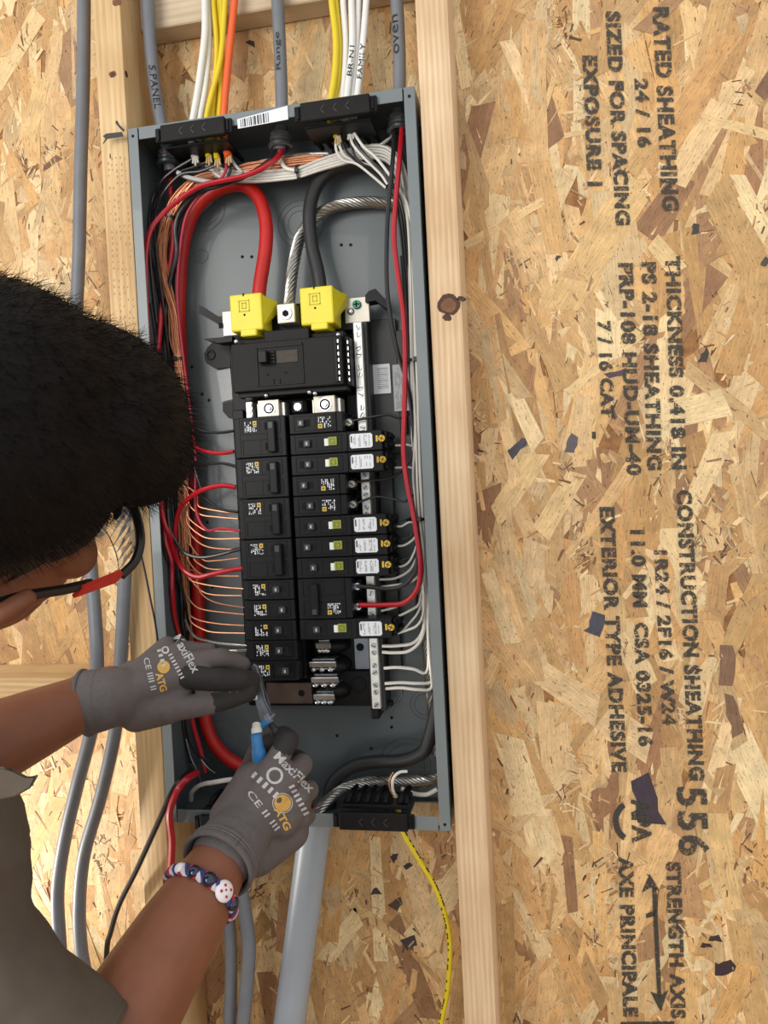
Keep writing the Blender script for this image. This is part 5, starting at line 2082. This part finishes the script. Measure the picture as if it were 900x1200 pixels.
# keep the cap off the face and around the ears
bmh = bmesh.new()
bmh.from_mesh(hm)
kill = []
for v in bmh.verts:
    x, y, z = head_local(v.co)
    line = (-.014 if x < .022 else .010 + max(0, x - .075) * 2.0) if x > -.002 else .036 if x > -.04 else -.040
    if x > .088 and z < .085:
        kill.append(v)
    elif z < line and x > -.075:
        kill.append(v)
bmesh.ops.delete(bmh, geom=kill, context='VERTS')
bmh.to_mesh(hm)
bmh.free()
hm.name = 'hair_cap'
cap = link_mesh('hair', hm, HAIR_SHORT, person, True)
# top hair volume
tops = [hell((-.010, 0, .090), (.113, .090, .086)), hell((.054, -.008, .106), (.076, .070, .058)), hell((-.07, 0, .065), (.062, .078, .074)), hell((.092, -.01, .084), (.050, .060, .044)), hell((-.01, 0, .112), (.09, .075, .075))]
tm = remesh_blob(tops, .005, 4)
tm.name = 'hair_top'
hair_top = link_mesh('hair_volume', tm, HAIR, person, True)
rh = random.Random(4)
vs_, fs_ = [], []
pol = [p for p in tm.polygons]
off = world_loc(person)
poly = [(p.center + off, p.normal.copy(), p.area) for p in pol]
import itertools
cum = list(itertools.accumulate(a for _, _, a in poly))
tot = cum[-1]
import bisect


def lock(c, nrm, ln, r, bend, seg=4):
    d = nrm.copy()
    p = c - nrm * .004
    base = len(vs_)
    for k in range(seg + 1):
        rr_ = r * (1 - .9 * k / seg)
        t1 = d.orthogonal().normalized()
        t2 = d.cross(t1)
        for j in range(3):
            a = 2.0944 * j
            q = p + (t1 * math.cos(a) + t2 * math.sin(a)) * rr_
            vs_.append(tuple(q))
        p = p + d * (ln / seg)
        d = (d + bend * (1.0 / seg)).normalized()
    for k in range(seg):
        for j in range(3):
            a, b = base + k * 3 + j, base + k * 3 + (j + 1) % 3
            fs_.append((a, b, b + 3, a + 3))


for i in range(15000):
    c, nrm, _ = poly[min(len(poly) - 1, bisect.bisect(cum, rh.random() * tot))]
    x, y, z = head_local(c)
    if z < .035:
        continue
    flow = (HF * .75 - HU * .55 + HL * (y * 7) + Vector((rh.gauss(0, .35), rh.gauss(0, .35), rh.gauss(0, .35))))
    j = Vector((rh.uniform(-1, 1), rh.uniform(-1, 1), rh.uniform(-1, 1))) * .002
    lock(c + j, (nrm + flow * .95).normalized(), rh.uniform(.009, .020), rh.uniform(.00018, .00034), flow * rh.uniform(.5, 1.6))
me = bpy.data.meshes.new('hair_strands')
me.from_pydata(vs_, [], fs_)
hs = link_mesh('hair_strands', me, HAIR, person, True)
hs['kind'] = 'stuff'

# ---- safety glasses
gl = empty('safety_glasses', hp(.09, 0, .01))
gl.parent = person
gl.location = gl.location - world_loc(person)
for s in (-1, 1):
    g = G()
    tp = catmull([hp(-.055, s * .084, .000), hp(-.03, s * .090, .022), hp(-.005, s * .0895, .0285), hp(.03, s * .087, .021), hp(.055, s * .083, .014)], 6)
    g.tube(tp, .0036, 8)
    g.build('temple_arm', FRAME, gl, True)
    g = G()
    g.prism([hp(.040, s * .0865, .011), hp(.080, s * .0780, .003), hp(.086, s * .0765, .009), hp(.080, s * .0785, .016), hp(.044, s * .087, .021)], HL * (s * .003))
    g.build('temple_pad', FRAME_RED, gl)
    g = G()
    tp = catmull([hp(.084, s * .079, .008), hp(.098, s * .072, .014), hp(.106, s * .058, .024), hp(.113, s * .030, .028), hp(.116, s * .0, .024)], 6)
    g.tube(tp, .0036, 8)
    g.build('brow_bar', FRAME, gl, True)
    g = G()
    rows = []
    for k in range(9):
        y = s * (.004 + .068 * k / 8)
        x = .117 - .020 * (k / 8) ** 2.2
        rows.append((hp(x, y, .024 - .010 * (k / 8)), hp(x - .006, y, -.016 + .010 * (k / 8))))
    for k in range(8):
        a, b = rows[k], rows[k + 1]
        g.prism([a[0], b[0], b[1], a[1]], HF * .0016)
    lens = bpy.data.materials.get('clear_lens')
    if lens is None:
        lens = bpy.data.materials.new('clear_lens')
        lens.use_nodes = True
        bb = lens.node_tree.nodes['Principled BSDF']
        bb.inputs['Transmission Weight'].default_value = 1.0
        bb.inputs['Roughness'].default_value = .03
        bb.inputs['IOR'].default_value = 1.2
        bb.inputs['Base Color'].default_value = (.92, .95, .96, 1)
    g.build('lens', lens, gl)


# ---- shirt
sp = []
AX = (RE - RS).normalized()
HEM = RS + AX * .135
sp += chain([NB - Vector((0, 0, .02)), CH, PEL], [.085, .128, .135])
sp += chain([RS, NB + (CH - NB) * .2, LS], [.070, .080, .070])
sp += chain([RS, CH], [.074, .12]) + chain([LS, CH], [.074, .12])
sp += chain([RS, HEM], [.070, .064]) + chain([K(-92, 985, .60), RS], [.070, .070])
AL = (LE - LS).normalized()
sp += chain([LS, LS + AL * .15], [.068, .062])
sm_ = remesh_blob(sp, .006, 5)
# wrinkles
from mathutils import noise as mnoise
nrms = [v.normal.copy() for v in sm_.vertices]
newco = []
for v, nn in zip(sm_.vertices, nrms):
    c_ = v.co.copy()
    newco += list(c_ + nn * (mnoise.noise(c_ * 12) * .010 + mnoise.noise(Vector((c_.x * 20, c_.y * 20, c_.z * 48))) * .0045))
sm_.vertices.foreach_set('co', newco)
sm_.update()
bms = bmesh.new()
bms.from_mesh(sm_)
bmesh.ops.bisect_plane(bms, geom=bms.verts[:] + bms.edges[:] + bms.faces[:], plane_co=HEM, plane_no=AX, clear_outer=False)
kill = [v for v in bms.verts if (v.co - HEM).dot(AX) > 1e-5 and (v.co - HEM).length < .14]
bmesh.ops.delete(bms, geom=kill, context='VERTS')
bms.to_mesh(sm_)
bms.free()
sm_.name = 'shirt'
shirt = link_mesh('shirt', sm_, SHIRT, person, True)
so = shirt.modifiers.new('thick', 'SOLIDIFY')
so.thickness = .003
g = G()
ring = []
n1 = AX.orthogonal().normalized()
n2 = AX.cross(n1)
for k in range(25):
    a = 2 * math.pi * k / 24
    ring.append(HEM - AX * .004 + (n1 * math.cos(a) + n2 * math.sin(a)) * .0645)
g.tube(ring, .0028, 6, caps=False)
g.build('sleeve_hem', SHIRT, shirt, True)
# collar: a soft raised band round the neck
g = G()
rows = []
na = (HC - NB).normalized()
na = (na * .6 + Vector((0, 0, .4))).normalized()
e1 = na.orthogonal().normalized()
e2 = na.cross(e1)
bm = g.bm
rg = []
for lv, (hh, rad) in enumerate(((-.03, .086), (.008, .080), (.022, .078), (.010, .090), (-.012, .100))):
    rg.append([bm.verts.new(NB + na * hh + (e1 * math.cos(2 * math.pi * k / 32) + e2 * math.sin(2 * math.pi * k / 32)) * (rad + .003 * math.sin(k * 1.3))) for k in range(32)])
for a, b in zip(rg, rg[1:]):
    for k in range(32):
        bm.faces.new((a[k], a[(k + 1) % 32], b[(k + 1) % 32], b[k]))
g.build('collar', SHIRT, shirt, True)

g = G()
g.prism([K(-12, 898, .55), K(8, 897, .55), K(16, 904, .548), K(32, 912, .545), K(47, 906, .545), K(38, 922, .546), K(22, 931, .55), K(-12, 938, .555)], -CF * .004)
bmesh.ops.bevel(g.bm, geom=g.bm.edges[:], offset=.0012, segments=2, affect='EDGES')
g.build('collar_tip', SHIRT, shirt, True)

# ---- trousers and shoes (below the frame)
tr = []
for s in (-1, 1):
    hip = PEL + Vector((s * .09, 0, -.06))
    knee = Vector((PEL.x + s * .11, PEL.y + .03, .52))
    ank = Vector((PEL.x + s * .12, PEL.y - .02, .10))
    tr += chain([PEL, hip, knee, ank], [.13, .10, .078, .062])
tm_ = remesh_blob(tr, .012, 4)
link_mesh('trousers', tm_, TROUSER, person, True)
for s in (-1, 1):
    x, y = PEL.x + s * .12, PEL.y - .02
    shp = [('cap', Vector((x, y - .03, .045)), Vector((x + .01, y + .16, .036)), .044, .035), ('cap', Vector((x, y, .05)), Vector((x, y, .12)), .045, .05)]
    sh = remesh_blob(shp, .007, 3)
    for v in sh.vertices:
        v.co.z = max(v.co.z, .001)
    link_mesh('shoe', sh, SHOE, person, True)


# ---- gloves
def make_glove(pts, wrist, cuff, coat, rib, name, heel):
    parts = []
    for fing in ('index', 'middle', 'ring', 'pinky', 'thumb'):
        pp = [P(a, b, c / 1000) for a, b, c in pts[fing]]
        r0 = {'index': .0118, 'middle': .0122, 'ring': .0115, 'pinky': .0102, 'thumb': .0128}[fing]
        parts += chain(pp, [r0 * 1.08, r0, r0 * .94, r0 * .86][:len(pp)])
        if fing != 'thumb':
            parts += chain([wrist.lerp(pp[0], .12), wrist.lerp(pp[0], .6), pp[0]], [.0205, .0175, .0140])
        else:
            parts += chain([wrist.lerp(pp[0], .2), pp[0], pp[1]], [.020, .0185, .0150])
    parts += chain([cuff, wrist], [.0345, .030]) + heel
    me = remesh_blob(parts, .0021, 12)
    me.name = name
    me.materials.append(GLOVE)
    me.materials.append(COATING)
    me.materials.append(GLOVE_RIB)
    for p in me.polygons:
        c = p.center
        if coat(c, p.normal):
            p.material_index = 1
        elif rib(c):
            p.material_index = 2
    o = link_mesh(name, me, None, person)
    return o


RP = {'index': [(316, 904, -236), (338, 868, -222), (332, 862, -194), (316, 870, -174)],
      'middle': [(338, 912, -230), (354, 896, -204), (348, 890, -176), (330, 892, -162)],
      'ring': [(350, 932, -220), (362, 926, -194), (354, 926, -166), (334, 925, -154)],
      'pinky': [(350, 956, -212), (360, 956, -188), (352, 962, -164), (334, 958, -154)],
      'thumb': [(280, 940, -228), (292, 908, -202), (300, 886, -178), (308, 868, -164)]}
LP = {'index': [(214, 793, -240), (256, 796, -250), (282, 796, -232), (295, 797, -212)],
      'middle': [(222, 778, -226), (258, 772, -222), (282, 780, -198), (292, 792, -180)],
      'ring': [(212, 766, -212), (244, 765, -196), (268, 778, -174), (272, 795, -166)],
      'pinky': [(196, 760, -200), (228, 762, -184), (246, 776, -166), (248, 792, -160)],
      'thumb': [(160, 838, -236), (198, 832, -250), (248, 824, -246), (290, 811, -222)]}


def seg_d(p, a, b):
    ab = b - a
    t = max(0, min(1, (p - a).dot(ab) / ab.dot(ab)))
    return (p - a - ab * t).length


def mk_coat(pts, extra, wrist, spheres=()):
    tips = []
    for f in ('index', 'middle', 'ring', 'pinky', 'thumb'):
        q = [P(a, b, c / 1000) for a, b, c in pts[f]]
        tips.append((q, extra.get(f, 1)))
    bk = (CAM - wrist).normalized()

    def coat(c, n):
        best = min((seg_d(c, q[i], q[i + 1]), i, e) for q, e in tips for i in range(3))
        if best[0] < .021 and best[1] >= best[2] and (best[2] > 0 or best[0] < .0128):
            return True
        if any((c - q).length < r for q, r in spheres):
            return True
        return n.dot(bk) < -.28
    return coat


# cuffs run along the forearms
rdir = (RE - RW).normalized()
ldir = (LE - LW).normalized()
RC = P(266, 998, -.286)
GWR = P(288, 968, -.250)
rg_ = make_glove(RP, GWR, RC, mk_coat(RP, {'index': 1, 'thumb': 3}, GWR, [(P(339, 864, -.224), .019)]), lambda c: seg_d(c, RC, GWR) < .046 and (c - GWR).dot((RC - GWR).normalized()) > .004, 'glove', [('cap', P(300, 1000, -.238), P(340, 974, -.208), .024, .021), ('cap', P(300, 955, -.232), P(330, 935, -.214), .024, .022), ('cap', P(272, 958, -.246), P(294, 912, -.232), .024, .017), ('cap', P(294, 912, -.232), P(312, 900, -.226), .017, .014), ('cap', P(330, 960, -.228), P(346, 940, -.214), .020, .018)])
LC = P(108, 822, -.250)
GWL = P(146, 815, -.243)
lg_ = make_glove(LP, GWL, LC, mk_coat(LP, {'index': 0, 'thumb': 2, 'middle': 2, 'ring': 1, 'pinky': 1}, GWL), lambda c: seg_d(c, LC, GWL) < .046 and (c - GWL).dot((LC - GWL).normalized()) > .004, 'glove', [('cap', P(160, 800, -.222), P(205, 790, -.212), .026, .024), ('cap', P(160, 826, -.238), P(212, 816, -.238), .022, .016)])
rg_['label'] = 'grey knit glove with dark coated fingers gripping the pliers'
lg_['label'] = 'grey knit glove with dark coated fingers, arm reaching from the shirt'


def cuff_ring(c, ax, r, par, k=3):
    g = G()
    e1 = ax.orthogonal().normalized()
    e2 = ax.cross(e1)
    for j in range(k):
        pts = [c + ax * (j * .0036) + (e1 * math.cos(2 * math.pi * i / 32) + e2 * math.sin(2 * math.pi * i / 32)) * (r + (.001 if j == 0 else 0)) for i in range(33)]
        g.tube(pts, .0024, 6, caps=False)
    return g.build('cuff_edge', GLOVE_RIB, par, True)


rax = (GWR - RC).normalized()
lax = (GWL - LC).normalized()
cuff_ring(RC - rax * .018, rax, .0352, rg_, 4)
cuff_ring(LC - lax * .006, lax, .0330, lg_, 1)
# short cuff sleeves out to those edges
for c_, ax_, r0, par, bk_ in ((RC, rax, .0345, rg_, .018), (LC, lax, .0340, lg_, .006)):
    g = G()
    g.tube([c_ - ax_ * bk_, c_ - ax_ * bk_ * .5, c_ + ax_ * .012], [r0 + .0006, r0, r0 - .001], 32, caps=False)
    g.build('cuff', GLOVE_RIB, par, True)


def bvh_of(o):
    off = world_loc(o)
    return BVHTree.FromPolygons([v.co + off for v in o.data.vertices], [tuple(p.vertices) for p in o.data.polygons])


def glove_print(par, bvh, s, px0, py0, px1, py1, h, m, name='glove_print', bold=.01, shear=.0):
    """print on the knit: laid out on the back of the hand, dropped onto its surface"""
    d = Vector((px1 - px0, py1 - py0))
    up = Vector((d.y, -d.x)).normalized() * h

    def f(u, v):
        x = px0 + d.x * u + up.x * v
        y = py0 + d.y * u + up.y * v
        o_ = P(x, y, -.40)
        dr = Vector((0, 1, 0)) * .0 + (P(x, y, -.2) - o_).normalized()
        hit = bvh.ray_cast(o_, dr)
        if hit[0] is None:
            return P(x, y, -.21)
        return hit[0] + hit[1] * .0005
    return print_text(name, s, f, m, par, bold, 1.0, shear)


br, bl_ = bvh_of(rg_), bvh_of(lg_)
# left glove: lettering runs down the back of the hand
glove_print(lg_, bl_, 'MaxiFlex', 202, 748, 226, 790, 11, GLOVE_PRINT, bold=.02)
glove_print(lg_, bl_, 'IIIIIIII', 197, 768, 212, 796, 5, GLOVE_PRINT)
glove_print(lg_, bl_, 'ATG', 182, 790, 188, 811, 9, GLOVE_GOLD, bold=.04)
glove_print(lg_, bl_, 'CE IIII II', 168, 772, 177, 809, 7, GLOVE_PRINT)
glove_print(lg_, bl_, 'IIII', 184, 762, 190, 782, 5, GLOVE_PRINT)
# right glove
glove_print(rg_, br, 'MaxiFlex', 320, 888, 362, 930, 11, GLOVE_PRINT, bold=.02)
glove_print(rg_, br, 'IIIIIII', 338, 922, 356, 956, 7, GLOVE_PRINT)
glove_print(rg_, br, 'ATG', 320, 948, 334, 974, 9, GLOVE_GOLD, bold=.04)
glove_print(rg_, br, 'IIIII', 294, 910, 322, 936, 8, GLOVE_PRINT)
glove_print(rg_, br, 'CE II III', 289, 930, 322, 974, 8, GLOVE_PRINT)


def glove_disc(par, bvh, px, py, r, m, inner=None, name='glove_emblem'):
    vs2, fs2 = [], []
    n = 20
    for k in range(n):
        a = 2 * math.pi * k / n
        for rr_ in (r, inner or .01):
            x, y = px + rr_ * math.cos(a), py + rr_ * math.sin(a)
            o_ = P(x, y, -.4)
            hit = bvh.ray_cast(o_, (P(x, y, -.2) - o_).normalized())
            vs2.append(tuple((hit[0] + hit[1] * .0005) if hit[0] else P(x, y, -.21)))
    for k in range(n):
        j = (k + 1) % n
        fs2.append((2 * k, 2 * j, 2 * j + 1, 2 * k + 1))
    me = bpy.data.meshes.new(name)
    me.from_pydata(vs2, [], fs2)
    link_mesh(name, me, m, par)


glove_disc(rg_, br, 331, 941, 10, GLOVE_GOLD)
glove_disc(rg_, br, 331, 941, 12, GLOVE_PRINT, 11)
glove_disc(rg_, br, 322, 909, 10, GLOVE_PRINT, 7)
glove_disc(lg_, bl_, 192, 782, 7.5, GLOVE_GOLD)
glove_disc(lg_, bl_, 194, 762, 4.5, GLOVE_PRINT, 2.5)

# ---- beaded bracelet on the right wrist
bc = RW + (RE - RW).normalized() * .045
bax = (RW - RE).normalized()
tw = (CAM - bc)
tw = (tw - bax * tw.dot(bax)).normalized()
sd = bax.cross(tw).normalized()
brc = empty('bracelet', bc)
brc.parent = person
brc.location = bc - world_loc(person)
brc['label'] = 'braided red, white and blue bracelet with round beads'
CRD = [mat('cord_white', rgb(206, 200, 208), .8), mat('cord_red', rgb(176, 44, 54), .8), mat('cord_blue', rgb(52, 56, 110), .8)]


def wrist_r(a):
    d = tw * math.cos(a) + sd * math.sin(a)
    hit = bvh_body.ray_cast(bc + d * .09, -d)
    return (hit[0] - bc).length if hit[0] else .034


for q in range(3):
    g = G()
    pts = []
    for k in range(121):
        a = 2 * math.pi * k / 120
        r_ = wrist_r(a) + .0022
        ph = 14 * a + q * 2.094
        pts.append(bc + (tw * math.cos(a) + sd * math.sin(a)) * (r_ + .0016 * math.sin(ph)) + bax * (.0040 * math.cos(ph)))
    g.tube(pts, .0027, 6, caps=False)
    g.build('cord', CRD[q], brc, True)
for a, r, m in ((-.9, .0055, 0), (-.45, .0062, 1), (.0, .0068, 1), (.48, .0098, 2), (.98, .0066, 1)):
    d = tw * math.cos(a) + sd * math.sin(a)
    c = bc + d * (wrist_r(a) + .0035)
    m3 = Matrix((d, bax, d.cross(bax))).transposed()
    g = G()
    if m == 2:
        g.sphere(c, (.0042, r, r), 20, 12, m3)
    else:
        g.sphere(c, (r * .8, r, r), 16, 10, m3)
    bd = g.build('bead', (mat('bead_white', rgb(232, 226, 226), .35), mat('bead_navy', rgb(34, 40, 62), .15, .3, coat=.6), mat('bead_white', rgb(232, 226, 226), .35))[m], brc, True)
    if m == 2:
        g = G()
        for x, y, cc in ((-.4, -.3, 0), (.35, -.35, 1), (.0, .1, 0), (.3, .4, 0), (-.35, .45, 1)):
            g.sphere(c + d * .0036 + bax * (x * r) + d.cross(bax) * (y * r), (.001, .0014, .0014), 8, 6, m3)
        g.build('bead_dots', CRD[1], bd, True)

# ================================================================== wire strippers in the hands
pl = empty('wire_stripper_pliers', P(305, 895, -.19))
tag(pl, 'steel pliers with blue grip held between the two gloves', 'pliers')
TOOL = mat('tool_steel', rgb(120, 124, 130), .34, .8, var=.15, scale=120)
GRIP = mat('blue_grip', rgb(48, 112, 168), .45, var=.08, scale=80)
GRIPW = mat('pale_grip_band', rgb(204, 200, 190), .5)


def plate(pts, y, th, m, name, par):
    g = G()
    g.prism([P(a, b, y) for a, b in pts], (0, th, 0))
    bmesh.ops.bevel(g.bm, geom=g.bm.edges[:], offset=.0007, segments=1, affect='EDGES')
    return g.build(name, m, par)


plate([(294, 782), (297, 778), (301, 781), (304, 800), (308, 822), (316, 838), (320, 846), (313, 852), (306, 846), (300, 826), (297, 805)], -.208, .006, TOOL, 'jaw', pl)
plate([(298, 786), (303, 784), (308, 806), (313, 826), (319, 838), (312, 850), (303, 842), (301, 820)], -.200, .006, mat('tool_steel_dark', rgb(84, 88, 94), .36, .8), 'jaw', pl)
g = G()
c = P(313, 843, -.210)
g.cyl(c, c + Vector((0, .014, 0)), .0048, None, 14)
g.build('pivot_bolt', STEEL, pl)
plate([(296, 815), (301, 815), (301, 821), (296, 821)], -.210, .004, STEEL, 'stop_screw', pl)
g = G()
hpz = catmull([P(313, 846, -.205), P(303, 853, -.222), P(301, 862, -.230), P(303, 880, -.232), P(306, 898, -.226), P(310, 925, -.214)], 5)
g.tube(hpz, [.0042] * 5 + [.0052] * 5 + [.0062] * 5 + [.0078] * 5 + [.0082] * 5 + [.006], 12)
hd = g.build('handle', GRIP, pl, True)
g = G()
hw = catmull([P(300.5, 849, -.226), P(300.5, 854, -.230), P(301, 859, -.2315)], 4)
g.tube(hw, [.0046] * 4 + [.0056] * 4 + [.0060], 12)
g.build('grip_band', GRIPW, hd, True)
g = G()
hpz = catmull([P(314, 846, -.202), P(322, 856, -.205), P(327, 868, -.200), P(328, 890, -.190), P(326, 920, -.18)], 5)
g.tube(hpz, [.004] * 5 + [.0052] * 5 + [.006] * 5 + [.006] * 6, 12)
g.build('handle', mat('dark_grip', rgb(40, 38, 40), .5), pl, True)
wire('black_wire', [(318, 795, -150), (306, 797, -170), (298, 799, -195), (286, 801, -205)], 1.7, BLK_W, 'short black wire end held in the left glove', None).build()
